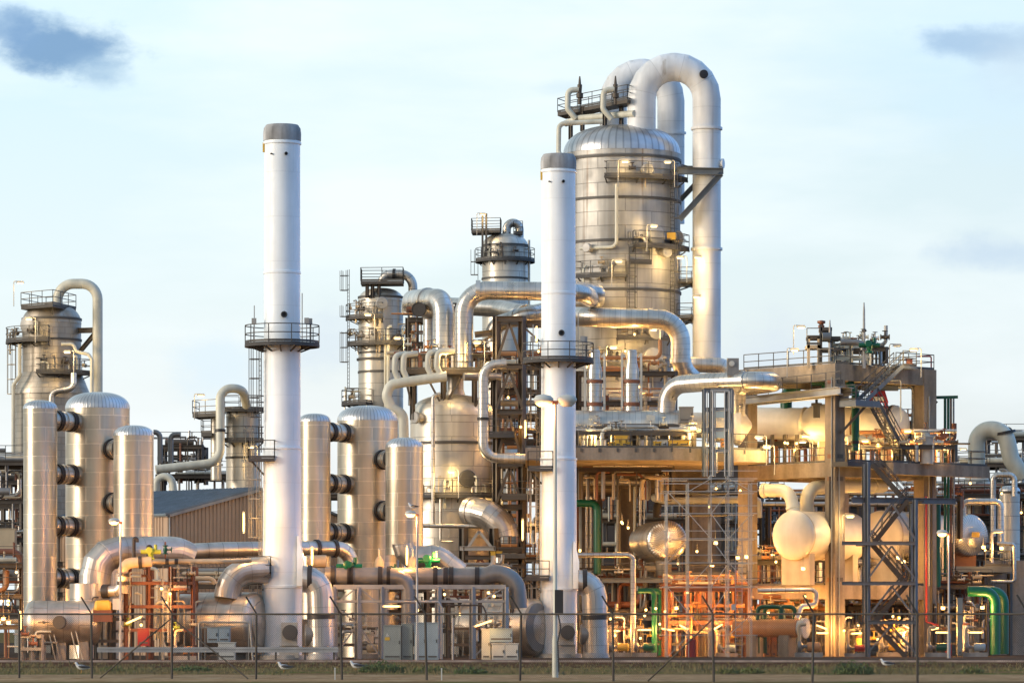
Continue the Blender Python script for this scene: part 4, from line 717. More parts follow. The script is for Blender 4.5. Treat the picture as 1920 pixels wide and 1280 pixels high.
# ------------------------------------------------------------------ truss tower
o = thing('truss_tower', 'brown braced steel truss tower left of the middle chimney', 'steel tower', (X(956, 300), 301, 0)); d = 300; xs = (X(931, d), X(979, d)); zz = [Z(q, d) for q in (1228, 1125, 1030, 950, 870, 772, 687, 598)]
for x in xs:
    for dy in (0, 3.4): mk(G().ibeam((x, d + dy, 0), (x, d + dy, zz[-1] + .2), .42), 'post', 'steel', o)
for i in range(1, len(zz)):
    for dy in (0, 3.4): mk(G().ibeam((xs[0], d + dy - .2, zz[i]), (xs[1], d + dy - .2, zz[i]), .36), 'beam', 'steel', o)
    if i in (1, 2): continue
    m = (xs[0] + xs[1]) / 2
    for x in xs: mk(G().bar((m, d - .2, zz[i] - .3), (x, d - .2, zz[i - 1] + .3), .2), 'brace', 'steel', o)
mk(G().ibeam((X(890, d), d + .3, Z(627, d)), (xs[0], d + .3, Z(622, d)), .4).bar((X(890, d), d + .3, Z(648, d)), (xs[0], d + .3, Z(624, d)), .18), 'outrigger', 'steel', o); mk(G().ibeam((xs[1], d + .3, Z(607, d)), (X(1040, d), d + .3, Z(607, d)), .5), 'cross_beam', 'steel', o); mk(G().bar((xs[1] + .3, d, Z(617, d)), (X(1012, d), d, Z(640, d)), .14), 'knee_brace', 'steel', o)
polyplat(o, [(X(917, d), d - 1.4), (X(965, d), d - 1.4), (X(965, d), d + 1), (X(917, d), d + 1)], Z(814, d), [0, 1, 3]); polyplat(o, [(X(940, d), d - 1.2), (X(990, d), d - 1.2), (X(990, d), d + 1), (X(940, d), d + 1)], Z(930, d), [0, 1], t=.05)
# ------------------------------------------------------------------ loop ducts
def DUCT(label, pts, rpx, bend, fl=(), mat='duct'): return PIPE(label, pts, rpx, mat, 'overhead_duct', bend, 32, 9, fl, 'duct', 'overhead loop ducts', 1.1, 'duct', .35)
DUCT('overhead duct with rounded left end bending down left of the reactor platform', [(772, 590, 318), (772, 564, 318), (798, 562, 308), (832, 562, 305), (832, 690, 305)], 20, 32, [(2, .1)]); DUCT('short open ended overhead stub with dark mouth beside the loop', [(785, 580, 306), (806, 584, 309), (806, 690, 309)], 13, 16)
mk(G().lathe(W(785, 580, 306), W(785, 580, 306) - W(806, 584, 309), [(L(13.8, 306), -.1), (L(13.8, 306), .05), (L(12.4, 306), .05), (L(12.2, 306), .012), (.01, .012)], 28), 'mouth_shade_disc', 'dark', bpy.data.objects['overhead_duct.001'])  # dark disc painted as the shade inside the open end
DUCT('big overhead duct rising beside the reactor and passing behind the middle chimney', [(870, 700, 303), (870, 544, 303), (1090, 547, 303), (1108, 560, 312)], 17.5, 44, [(1, .12)]); DUCT('long overhead duct running low behind the big rising duct', [(812, 572, 322), (935, 578, 316), (1000, 592, 311), (1060, 572, 322)], 16, 40, [(1, .75)])
DUCT('overhead duct descending towards the truss tower beside the middle chimney', [(925, 640, 306), (925, 610, 306), (985, 590, 304), (1040, 578, 306)], 15, 24, [(1, .7)]); DUCT('overhead duct crossing the big column and bending down at its right', [(1062, 592, 318), (1100, 594, 312), (1276, 599, 312), (1276, 690, 312), (1300, 712, 313)], 18, 44, [(1, .68), (2, .85)])
DUCT('overhead duct bulging out right of the middle chimney', [(1060, 540, 309), (1118, 550, 311), (1118, 562, 318), (1070, 575, 322)], 17, 22); DUCT('short overhead duct behind the lower loop at the right of the big column', [(1285, 683, 318), (1362, 685, 318), (1372, 730, 318)], 14.5, 22); DUCT('lower loop duct from the long exchanger curving out to the right structure', [(1249, 785, 293), (1252, 722, 293), (1330, 716, 291), (1440, 712, 288), (1452, 718, 293.5), (1404, 724, 294.5)], 17, 36, [(2, .6)])
DUCT('short duct stub dropping from the lower loop at the right', [(1404, 716, 291.5), (1384, 728, 292), (1382, 790, 292.5)], 15, 20)
p = W(1374, 690, 289.5); o = thing('vent_box', 'small grey vent box standing on the lower loop duct', 'vent box', p - UP * 1.0); mk(G().box(p.x - .42, p.y - .4, p.z - .6, p.x + .42, p.y + .4, p.z + .7), 'body', 'greypipe', o); mk(G().lathe(p + pv(-.1, -.42, .3), (0, -1, 0), [(.2, 0), (.2, .12), (.01, .13)], 14), 'knob', 'cabl', o); mk(G().bar(p + pv(-.1, -.1, -.6), p + pv(-.1, -.1, -1.1), .12), 'stem', 'cabl', o)
# ------------------------------------------------------------------ big main column
d = 325; k_ = L(1, d); zb_ = Z(880, d); v = vessel('main_column', 'huge clad main column with ribbed dome behind the middle chimney', 'column', 1166, 236, 880, 219, d, 'column', 'domebig', .5, 80, None, [(92 * k_, 0), (92 * k_, Z(622, d) - zb_), (109.5 * k_, Z(590, d) - zb_), (109.5 * k_, Z(236, d) - 54.7 * k_ - zb_)]); MC = v; r = v['r']
for y in (306, 383, 462, 553): band(v, Z(y, d), k=.10, w=.2)
for y, rr in ((620, 1.0),): pass
ringplat(v, Z(342, d), L(130, d), 254, 340); ringplat(v, Z(470, d), L(130, d), 279, 345); ringplat(v, Z(524, d), L(128, d), 226, 272); ringplat(v, Z(530, d), L(142, d), 340, 380); ringplat(v, Z(598, d), L(142, d), 335, 380); ringplat(v, Z(640, d), L(124, d), 264, 318); ringplat(v, Z(707, d), L(124, d), 288, 330); ringplat(v, Z(690, d), L(122, d), 235, 268); ringplat(v, Z(500, d), L(120, d), 276, 296, br=False)
for a, y, rn in ((292, 330, .42), (330, 452, .50), (301, 452, .62), (236, 474, .32), (312, 480, .42), (300, 628, .60), (297, 680, .75), (244, 520, .5)): nozzle(v, a, Z(y, d), rn, .5, 'tower')
for z0, z1, a in ((470, 342, 322), (598, 470, 322), (524, 470, 278), (640, 524, 277)): ladder(v['o'], v['x'] + (r + .3) * math.cos(R(a)), d + (r + .3) * math.sin(R(a)), Z(z0, d), Z(z1, d), a, .55, True, 'rail')
mk(G().box(X(1247, d), d - r * .85, Z(458, d), X(1263, d), d - r * .85 + .1, Z(445, d)), 'notice_board', 'yellow', v['o'])
pp = [W(1156, 345, d - r - .3), W(1156, 455, d - r - .3), W(1150, 463, d - r - .25), W(1088, 466, d - r * .8)]; mk(G().pipe(pp, .14, .4, 10), 'drain_pipe', 'cream', v['o']); mk(G().pipe([W(1060, 292, d - 3.4), W(1047, 292, d - 3.0), W(1048, 232, d - 2.6), W(1130, 228, d - 2.6)], .2, .5, 12), 'relief_pipe', 'cream', v['o'])
q = [(X(1046, 328), 330), (X(1176, 322), 321.6), (X(1190, 324), 323.4), (X(1062, 330), 332)]; polyplat(v['o'], q, Z(199, 326), None, 1.15, .3, 'steel')
for px, dd, y in ((1070, 329, 262), (1092, 327, 246), (1134, 324, 244), (1165, 324, 236)): mk(G().ibeam((X(px, dd), dd, Z(y, dd)), (X(px, dd), dd, Z(200, dd)), .26), 'platform_leg', 'steel', v['o'])
for px, dd in ((1087, 327), (1154, 323)):
    b = W(px, 196, dd); mk(G().lathe(b, UP, [(.16, 0), (.16, .5), (.28, .55), (.28, .9), (.16, .95), (.2, 1.6), (.12, 1.65), (.09, 2.0), (.05, 2.3)], 14), 'relief_valve', 'steel', v['o'])
    mk(G().pipe([b + pv(-.1, 0, 1.2), b + pv(-.95, -.1, 1.15), b + pv(-1.0, -.1, -.4), b + pv(-.3, -.1, -1.2)], .24, .45, 14), 'outlet_hook', 'cream', v['o'])
mk(G().pipe([W(1190, 213, 322), W(1086, 222, 327), W(1060, 232, 328)], .27, .5, 14), 'relief_header', 'cream', v['o'])
whu = dict(bend=62, n=36, seg=5, cat='duct', group='white overhead vapour ducts', flk=1.12, flm='whiteduct', flw=.2, sharp=12)
PIPE('front white U bend vapour duct looping from the dome down the right side', [(1203, 272, 323), (1203, 126, 323), (1325, 126, 323), (1325, 690, 323)], 26.5, 'whiteduct', 'vapour_duct', fl=[(2, .205), (2, .605)], **whu)
PIPE('rear white U bend vapour duct behind the front one', [(1150, 270, 329), (1150, 136, 329), (1258, 136, 329), (1258, 420, 330)], 25.5, 'whiteduct', 'vapour_duct', fl=[(2, .40)], **whu)
F1 = bpy.data.objects['vapour_duct']
for px, py, dx, rr, mt in ((1318, 140, .25, .28, 'dark'), (1350, 307, .95, .32, 'whiteduct')):
    p = W(px, py, 323 - 1.0 if dx < .5 else 322.7); dr = pv(dx, -math.sqrt(1 - dx * dx), 0).normalized(); mk(G().lathe(p - dr * .3, dr, [(rr, 0), (rr, .45), (rr * 1.25, .45), (rr * 1.25, .6), (.01, .62)], 24), 'blind_flange', mt, F1)
mk(G().ibeam(W(1270, 320, 321.4), W(1355, 322, 321.4), .5).ibeam(W(1276, 316, 325.2), W(1355, 318, 324.8), .4).ibeam(W(1274, 412, 321.4), W(1352, 326, 321.4), .42).ibeam(W(1276, 375, 325), W(1304, 345, 325), .36).bar(W(1353, 322, 321.4), W(1353, 318, 324.8), .3, .4), 'duct_bracket', 'bsteel', v['o'])
# ------------------------------------------------------------------ long exchanger on the table top with two upright ones
d = 293
o = hdrum('long_exchanger', 'long horizontal clad exchanger lying on the concrete table deck', W(1062, 797, d), (1, 0, 0), L(28, d), L(212, d), 'duct', 'drum', .3)
mk(G().lathe(W(1275, 797, d), (1, 0, 0), [(L(29, d), 0), (L(29, d), .25), (L(24, d), .3), (L(24, d), L(50, d)), (L(32, d), L(52, d)), (L(32, d), L(98, d)), (L(38, d), L(104, d)), (L(38, d), L(112, d)), (L(36, d), L(112, d) + .05), (L(5, d), L(134, d)), (.01, L(135, d))], 40), 'channel_head', 'creamv', o, 25)
for px in (1112, 1219): mk(G().box(X(px - 7, d), d - 1.0, 14.98, X(px + 7, d), d + 1.0, Z(805, d)), 'saddle', 'yellow' if px < 1200 else 'cabl', o); mk(G().box(X(px - 8, d), d - 1.35, Z(800, d), X(px + 8, d), d - 1.1, Z(780, d)), 'plate', 'cabl', o)
for px, py in ((1097, 800), (1127, 812), (1148, 800), (1199, 800)): mk(G().pipe([W(px, 835, d - 2.2), W(px, py, d - 2.2), W(px + (10 if px == 1127 else 0), py - 1, d - 1.4)], .09, .2, 8), 'sight_pipe', 'cabl', o)
for i, px in enumerate((1115, 1184)):
    p = W(px, 770, 293.5); k = L(1, 293.5); o = thing('upright_exchanger', f'{("left", "right")[i]} of two upright clad exchangers standing on the long horizontal one', 'exchanger', p, 'upright exchangers on the long exchanger')
    mk(G().lathe(p, UP, [(14 * k, -.3), (14 * k, 10 * k), (15.5 * k, 12 * k), (14 * k, 14 * k), (14 * k, 52 * k), (15.5 * k, 54 * k), (15.5 * k, 58 * k), (14 * k, 60 * k), (14 * k, 76 * k), (10 * k, 92 * k), (10 * k, 112 * k), (8 * k, 114 * k), (.01, 115 * k)], 32), 'shell', 'duct', o, 25)
    for z in (12, 55): mk(G().lathe(p + UP * z * k, UP, [(14.4 * k, -.15), (16 * k, -.1), (16 * k, .1), (14.4 * k, .15)], 32, False), 'flange', 'rust', o)
    for s in (-1, 1): mk(G().bar(p + pv(s * 18 * k, -.2, 2 * k), p + pv(s * 18 * k, -.2, 108 * k), .16), 'tie_rod', 'cabl', o); mk(G().bar(p + pv(s * 12 * k, -.2, 100 * k), p + pv(s * 19 * k, -.2, 108 * k), .12), 'bracket', 'cabl', o); mk(G().bar(p + pv(s * 12 * k, -.2, 20 * k), p + pv(s * 19 * k, -.2, 20 * k), .12), 'bracket', 'cabl', o)
# ------------------------------------------------------------------ concrete table
D = 287; zt = Z(839, D); zb = Z(862, D); o = thing('concrete_table', 'chamfered concrete table deck on thick piers carrying the main column', 'concrete deck', (X(1230, D), 315, 0)); TBL = o
poly = [(X(985, D), D), (X(1261, D), D), (X(1437, 291.5), 291.5), (X(1441, 293.5), 293.5), (16.0, 297.0), (16.0, 332), (X(985, 330), 332)]; mk(G().prism(poly, zb, zt), 'deck_slab', 'conc', o, 10); mk(G().prism([(X(1000, 310), 310), (X(1330, 311), 311), (15.0, 330), (X(1000, 325), 330)], zb - 1.2, zb + .01), 'slab_haunch', 'conc', o)
e = .15; rp = [pv(poly[0][0], D + e, zt), pv(poly[1][0], D + e, zt), pv(poly[2][0] - .2, 291.5 + e, zt)]; mk(G().rail(rp, 1.15, .06), 'railing', 'rail', o)
for px in range(1090, 1440, 34): q_ = D if px < 1261 else D + 4.5 * (px - 1261) / 176; mk(G().box(X(px - 2, q_), q_ - .06, zt - .3, X(px + 2, q_), q_ - .003, zt - .02), 'post_clamp', 'rail', o)
for px, w, dd, y0 in ((1174, 30, 312, 862), (1313, 46, 316, 862), (1040, 30, 312, 862), (1105, 40, 329, 862), (1330, 34, 330, 862)): mk(G().obox((X(px, dd), dd), (1, .25), L(w / 2, dd), L(w / 2, dd), 0, zb - 1.19), 'pier', 'conc', o)
mk(G().box(X(1244, 295), 295.5, Z(1094, 295), X(1400, 295), 296.6, Z(1077, 295)), 'tie_beam', 'conc', o); mk(G().box(X(1303, 295), 295.2, 0, X(1341, 295), 296.3, Z(1094, 295) - .003), 'lower_pier', 'conc', o)
mk(G().rail([W(1250, 1077, 295.6), W(1400, 1077, 295.6)], 1.1, .05), 'walkway_railing', 'rail', o)
random.seed(21)
for i, (a, b, t, bt, mt, lab) in enumerate(((1153, 1177, 816, 838, 'yellow', 'wide yellow box on the concrete deck under the left end of the exchanger'), (1142, 1152, 828, 838, 'yellow', 'small yellow box left of the wide yellow box'), (1172, 1184, 828, 839, 'yellow', 'low yellow box right of the wide yellow box on the deck'), (1226, 1240, 827, 838, 'yellow', 'yellow box beside a pale box on the deck right of the exchanger saddle'), (1240, 1251, 825, 838, 'cabl', 'pale grey box between two yellow boxes on the deck'), (1254, 1292, 825, 838, 'yellow', 'long low yellow box below the exchanger channel head'), (1352, 1362, 822, 838, 'orange', 'orange box inside the pipe support tower on the deck'))):
    dd = D + 1.2 if a < 1255 else D + 3.6; cabinet(lab, a, b, t, bt, dd, 1.0, mt, 2 if b - a > 20 else 1, 'box', 'equipment_box')
cabinet('dull grey square hood at the right end of the long exchanger', 1274, 1300, 762, 792, 290.6, 1.0, 'greypipe', 1, 'box', 'equipment_box')
# hanging headers beneath
hg = thing('drain_header', 'shiny drain header hanging on four droppers below the concrete deck', 'pipe header', W(1150, 903, 305)); mk(G().cyl(W(1084, 903, 305), W(1216, 903, 305), L(6, 305), 18), 'header', 'pipe', hg); mk(G().lathe(W(1149, 903, 305), (1, 0, 0), [(L(7, 305), -.1), (L(7, 305), .1)], 18), 'collar', 'dark', hg)
for px in (1099, 1132, 1152, 1166, 1200): mk(G().cyl(W(px, 897, 305), W(px, 855, 305), L(3.2 if px != 1152 else 1.4, 305), 12), 'dropper', 'pipe', hg)
PIPE('thick cream pipe dropping from the deck and running right behind the scaffold', [(1244, 850, 308), (1244, 928, 308), (1222, 933, 306), (1250, 938, 306), (1422, 936, 306), (1422, 970, 306)], 7, 'cream', 'transfer_pipe', 9, 18, 6); PIPE('dark bent pipe linking the cream pipe to the fan ribbed drum', [(1232, 970, 307), (1232, 942, 307), (1262, 940, 307)], 8, 'steel', 'link_pipe', 12, 16)
for i, (px, rr, m_, y0) in enumerate(((1158, 2.0, 'cabl', 918), (1190, 2.6, 'cream', 912), (1201, 3.0, 'pipe', 912), (1208, 1.5, 'pipe', 912), (1100, 2.6, 'pipe', 930), (1108, 2.6, 'pipe', 930), (1083, 2.4, 'rust', 935))): PIPE(('thin pale pipe left of the first concrete pier', 'cream pipe hugging the right of the first concrete pier', 'thickest shiny pipe right of the first concrete pier', 'thinnest shiny pipe right of the first concrete pier', 'left of two tan pipes behind the green pipe', 'right of two tan pipes behind the green pipe', 'brown upright pipe next to the middle chimney')[i], [(px, y0, 306), (px, 1150, 306)], rr, m_, 'downpipe', cat='pipe')
PIPE('dark green pipe bending down right of the middle chimney', [(1080, 943, 300), (1120, 943, 300), (1120, 1075, 300)], 7, 'dgreen', 'cooling_pipe', 14, 18); PIPE('grey clad pipe leaving the middle chimney and turning down to the ground', [(1080, 1040, 288), (1187, 1040, 288), (1187, 1232, 288)], 5.2, 'duct', 'condensate_pipe', 12, 18)
o = hdrum('kettle_drum', 'drum with fan ribbed shiny end cap left of the scaffold', W(1250, 1013, 300), pv(-.16, .987, 0), L(38, 300), 7, 'drum', 'fan', .34, 48)
for f in (1.2, 5): c = W(1250, 1013, 300) + pv(-.16, .987, 0) * f; mk(G().obox(c, (1, .3), .3, 1.0, Z(1080, 300), c.z - 1.2), 'saddle', 'conc', o)
# pipe support tower in front of the table
o = thing('pipe_support_tower', 'grey steel tower carrying upright conduits in front of the chamfered deck', 'steel tower', (X(1352, 287), 287, Z(895, 287))); d = 303.4
for px, dd in ((1320, 288), (1333, 285.5), (1372, 288), (1364, 285.5)): mk(G().ibeam(W(px, 893, dd), W(px, 730, dd), .2), 'post', 'bsteel', o)
for y in (732, 768, 806, 845): mk(G().ibeam(W(1320, y, 288.2), W(1374, y, 288.2), .3), 'beam', 'bsteel', o); mk(G().bar(W(1333, y, 285.4), W(1366, y, 285.4), .2), 'beam', 'lsteel', o)
for y in (775, 813): mk(G().box(X(1337, 287.5), 287.5, Z(y + 7, 287), X(1360, 287.5), 288.0, Z(y - 6, 287)), 'junction_panel', 'cabb', o)
for px, rr in ((1326, 1.0), (1337, 2.2), (1341, 1.2), (1359, 1.2), (1368, 2.0)): mk(G().cyl(W(px, 893, 285.2), W(px, 733, 285.2), L(rr, 285), 10), 'conduit', 'lsteel', o)
# scaffold
o = thing('scaffold', 'tall tube scaffold tower standing in front of the concrete deck', 'scaffold', (X(1330, 283), 284, 0)); xs = [X(q, 283) for q in (1250, 1290, 1332, 1365, 1408)]; ys = (282, 284, 286); lv = [0, 2.0, 4.0, 6.0, 8.0, 10.0, 12.0, 13.4]; random.seed(31); yl = [Z(q, 283) for q in (1150, 1100, 1055, 1010, 963, 922, 898)]
for i, x in enumerate(xs):
    for y in ys: mk(G().cyl((x, y, 0), (x, y, Z(890 if i in (2, 3) else 905 if i else 925, 283)), .03, 6), 'standard', 'cabl', o)
for z in [Z(1190, 283)] + yl:
    for y in (282, 286): mk(G().cyl((xs[0] - .4, y - .08, z), (xs[-1] + .4, y - .08, z), .028, 6), 'ledger', 'cabl', o)
    if z > yl[1] - 1: mk(G().cyl((xs[0] - .4, 282 - .08, z + .55), (xs[-1] + .4, 282 - .08, z + .55), .025, 6), 'guard_rail', 'cabl', o)
for i in range(4):
    for k, z in enumerate([0, Z(1190, 283)] + yl[:-1]):
        z1 = ([Z(1190, 283)] + yl)[k]
        if (i + k) % 2 == 0 or i == 2: a, b = (xs[i], xs[i + 1]) if (k + i) % 4 < 2 else (xs[i + 1], xs[i]); mk(G().cyl((a, 281.9, z), (b, 281.9, z1), .027, 6), 'brace', 'cabl', o)
for z in (yl[4], yl[5], yl[6], yl[2]): mk(G().box(xs[1], 282.1, z - .1, xs[3], 285.9, z - .04), 'board_deck', 'deck', o)
ladder(o, xs[3] + .7, 281.8, 0, yl[3], -90, .45, False, 'lsteel'); mk(G().box(X(1371, 281.6), 281.6, Z(1143, 281.6), X(1379, 281.6), 281.65, Z(1132, 281.6)), 'tag_board', 'cabl', o)
# ------------------------------------------------------------------ right hand concrete frame
C0 = pv(X(1566, 290), 290, 0)
def CS(a, b, z=0): return C0 + UR * a + UL_ * b + UP * z
zT, zB = Z(681, 290), Z(712, 290); zm1, zm0 = Z(866, 290), Z(893, 290); zl1, zl0 = Z(1096, 290), Z(1122, 290)
o = thing('concrete_structure', 'tall concrete frame with stairs and white vessel at the right', 'concrete structure', C0); CF = o
def cbox(a0, a1, b0, b1, z0, z1): return G().hexa([CS(a0, b0, z0), CS(a1, b0, z0), CS(a1, b1, z0), CS(a0, b1, z0), CS(a0, b0, z1), CS(a1, b0, z1), CS(a1, b1, z1), CS(a0, b1, z1)])
W_ = 1.02; A_, B_ = 9.55, 8.9
for a, b in ((0, 0), (A_, 0), (0, B_), (A_, B_)): mk(cbox(a, a + W_ * (1.35 if a else 1), b, b + W_, 0, zT - .002), 'pillar', 'conc', o)
for z0, z1 in ((zB, zT), (zm0, zm1), (zl0, zl1)):
    for b in (.04, B_ + .04): mk(cbox(W_, A_, b, b + W_ - .1, z0, z1 - .003), 'beam', 'conc', o)
    for a in (.04, A_ + .04): mk(cbox(a, a + W_ - .1, W_, B_, z0, z1 - .003), 'beam', 'conc', o)
mk(cbox(.04, .94, B_ + W_, B_ + W_ + 1.0, zB, zT), 'beam', 'conc', o)
mk(cbox(.5, A_ + .3, .6, B_ + .5, zT - .25, zT - .01), 'roof_slab', 'conc2', o); mk(cbox(.5, A_, .6, B_ + .5, zm1 - .2, zm1 + .03), 'floor_slab', 'conc2', o); mk(cbox(-.4, A_ + 3.8, -1.6, -.02, zm1 - .35, zm1), 'front_deck', 'deck', o); mk(cbox(3.6, A_ + 4.6, -2.4, -1.65, zm1 - .85, zm1), 'deck_edge_beam', 'conc', o); mk(cbox(.5, A_, .6, B_ + .5, zl1 - .2, zl1 + .03), 'floor_slab', 'conc2', o)
mk(G().rail([CS(0, -.1 + .2, zT), CS(0.1, B_ + .5, zT)], 1.1, .06), 'railing', 'rail', o); mk(G().rail([CS(.2, .1, zT), CS(4.8, .1, zT)], 1.1, .06).rail([CS(6.6, .1, zT), CS(A_ + 1.2, .1, zT), CS(A_ + 1.2, B_, zT)], 1.1, .06), 'railing', 'rail', o)
mk(G().rail([CS(.1, W_ + .1, zm1), CS(.1, B_, zm1)], 1.1, .06), 'railing', 'rail', o); mk(G().rail([CS(-.3, -1.5, zm1), CS(3.6, -1.5, zm1), CS(3.6, -2.3, zm1), CS(A_ + 4.4, -2.3, zm1), CS(A_ + 4.4, 1, zm1)], 1.1, .06), 'railing', 'rail', o); mk(G().rail([CS(-.1, W_, zl1), CS(-.1, B_, zl1)], 1.1, .06), 'railing', 'rail', o)
for a_, b_, z0_, z1_, r_ in ((-.06, .3, 0, zT - 1, .05), (-.06, .5, 0, zm0, .07), (.35, -.06, 0, zm1, .05), (A_ + .5, -.06, zl1, zT - 2, .06), (A_ + .8, -.06, 0, zm1, .09)): mk(G().cyl(CS(a_, b_, z0_), CS(a_, b_, z1_), r_, 8), 'conduit', 'lsteel' if r_ < .07 else 'steel', o)
for z_ in (zB - .25, zm1 + .3, zm0 - .3, zl1 + .25):
    mk(cbox(.2, .8, -.03, -.002, z_, z_ + .3), 'bolt_plate', 'steel', o); mk(cbox(-.03, -.002, .25, .75, z_, z_ + .3), 'bolt_plate', 'rust', o)
# upper stairs with landing
zL = Z(748, 288); la = CS(1.35, -1.5); lb = 3.2
mk(cbox(.3, 2.9, -1.75, -.05, zL - .45, zL), 'landing', 'bsteel', o); mk(G().rail([CS(.35, -.1, zL), CS(.35, -1.7, zL), CS(1.3, -1.7, zL)], 1.1, .055), 'landing_railing', 'rail', o); mk(G().bar(CS(1.9, -1.2, zL - .4), CS(.5, -.1, zL - 2.3), .18), 'landing_strut', 'steel', o)
stairs(o, CS(1.5, -1.65, zL), CS(5.5, -1.65, zT), .95, 'bsteel', UL_); mk(cbox(5.5, 7.0, -1.65, .2, zT - .2, zT), 'top_landing', 'bsteel', o); mk(G().rail([CS(5.5, -1.6, zT), CS(6.95, -1.6, zT), CS(6.95, 0, zT)], 1.1, .055), 'landing_railing', 'rail', o)
stairs(o, CS(2.7, -1.7, zL), CS(6.3, -1.7, zm1), .95, 'steel', UL_)
# walkway bridge
o2 = thing('walkway_bridge', 'grey steel walkway bridge from the loop ducts to the concrete frame', 'walkway', W(1480, 760, 292)); a = W(1388, 752, 296.5); b = W(1576, 732, 288.6); mk(G().ibeam(a, b, .5).ibeam(a + pv(.9, 1, 0), b + pv(.9, 1, 0), .5).hexa([a + pv(0, 0, .26), b + pv(0, 0, .26), b + pv(.9, 1, .26), a + pv(.9, 1, .26), a + pv(0, 0, .30), b + pv(0, 0, .30), b + pv(.9, 1, .30), a + pv(.9, 1, .30)]), 'bridge_deck', 'lsteel', o2); mk(G().rail([a + UP * .3, b + UP * .3], 1.1, .055, toe=False), 'railing', 'rail', o2)
# stair tower below
st = thing('stair_tower', 'blue grey steel stair tower zigzagging in front of the concrete frame', 'stair tower', W(1672, 1235, 284)); d = 284; zs = [0, Z(1166, d), Z(1093, d), Z(1018, d), Z(937, d), Z(868, d)]; x0, x1 = X(1627, d), X(1716, d)
for px, yt in ((1627, 866), (1716, 936)):
    for dy in (0, 3.0): mk(G().ibeam((X(px, d), d + dy, 0), (X(px, d), d + dy, Z(yt, d)), .26 if dy == 0 else .2), 'post', 'bsteel', st)
mk(G().ibeam((X(1596, d), d - .22, zs[4]), (X(1792, 287), 287, zs[4]), .38), 'beam', 'bsteel', st)
for i in (1, 2, 3):
    mk(G().ibeam((X(1578 if i > 1 else 1627, d), d - .22, zs[i]), (x1, d - .22, zs[i]), .24), 'beam', 'bsteel', st)
m = (x0 + x1) / 2
for i in range(4):
    for x in (x0, x1): mk(G().bar((m, d - .1, zs[i + 1] - .2), (x, d - .1, zs[i] + .3), .13), 'brace', 'bsteel', st)
xa, xb = X(1640, d), X(1704, d)
for i in range(5):
    p, q = ((xa if i % 2 else xb), d + (.5 if i % 2 else 1.8), zs[i]), ((xb if i % 2 else xa), d + (.5 if i % 2 else 1.8), zs[i + 1]); stairs(st, p, q, .9, 'steel', (0, 1, 0)); 
    if i < 4: sx_ = (q[0], q[0] + (1.1 if i % 2 else -1.1)); mk(G().box(min(sx_), d + .4, zs[i + 1] - .15, max(sx_), d + 2.8, zs[i + 1]), 'landing', 'deck', st)
# white horizontal vessel inside the frame, with bulged belt
o = thing('white_vessel', 'long cream white horizontal vessel inside the upper bay of the concrete frame', 'vessel', W(1540, 830, 296)); a = W(1372, 791, 303); b = W(1690, 800, 297); ax = (b - a).normalized(); ln_ = (b - a).length; k = ln_ / 318
mk(G().lathe(a, ax, [(27 * k, 0), (28.5 * k, 138 * k)], 48), 'neck_shell', 'creamv', o); mk(G().lathe(a, ax, [(29 * k, 136 * k), (30 * k, 137 * k), (30 * k, 141 * k), (28 * k, 143 * k), (29 * k, 146 * k), (34 * k, 154 * k), (36 * k, 165 * k), (36 * k, 300 * k)], 48, False), 'belly_shell', 'creamv', o, 50); mk(G().lathe(a, ax, [(37 * k, 304 * k), (37 * k, 309 * k), (34.5 * k, 309 * k), (33 * k, 316 * k), (26 * k, 324 * k), (14 * k, 328 * k), (.01, 329 * k)], 48, False), 'end_cap', 'creamv', o, 50); mk(G().lathe(a, ax, [(36.2 * k, 299 * k), (37.5 * k, 300 * k), (37.5 * k, 304.5 * k), (36.2 * k, 305 * k)], 48, False), 'girth_flange', 'steel', o)
mk(G().lathe(a, ax, [(36.2 * k, 236 * k), (38 * k, 238 * k), (38 * k, 246 * k), (36.2 * k, 248 * k)], 48, False), 'girth_flange', 'rust', o)
for px in (1448, 1471, 1494): mk(G().box(X(px - 3, 299), 298.5, zm1, X(px + 3, 299), 299.3, Z(815, 299)), 'leg', 'steel', o)
for px in (1540, 1660): mk(G().box(X(px - 6, 297), 296, zm1, X(px + 6, 297), 298, Z(828, 297)), 'saddle', 'tan', o)
mk(G().lathe(W(1531, 768, 296.5), UP, [(.25, -.6), (.25, .3), (.4, .3), (.4, .5), (.1, .5), (.1, 1.0)], 16), 'top_nozzle', 'rail', o)
# lower round ended drums
def rdrum(label, px, py, d, rpx, ln_, mat='creamv', ax=Vector((.6, .8, 0))):
    o = hdrum('round_drum', label, W(px, py, d), ax, L(rpx, d), ln_, mat, mat, .3, 48); c = W(px, py, d)
    for f in (.1, ln_ * .4): mk(G().lathe(c + ax * f, ax, [(L(rpx, d), -.06), (L(rpx, d) + .035, -.05), (L(rpx, d) + .035, .05), (L(rpx, d), .06)], 48, False), 'weld_seam', 'tan', o)
    for f in (.6, ln_ - 1): q = c + ax * f; mk(G().obox(q, ax, .35, 1.2, zl1 if py < 1050 else 0, q.z - L(rpx, d) * .75), 'saddle', 'tan', o)
    return o
o = rdrum('big round ended cream drum lit from below left of the front concrete pillar', 1488, 1003, 289.5, 46, 7.5); rdrum('second cream drum seen behind the stair tower', 1652, 1003, 299, 46, 7); rdrum('third warm lit cream drum near the right concrete pillar', 1706, 998, 300, 36, 4)
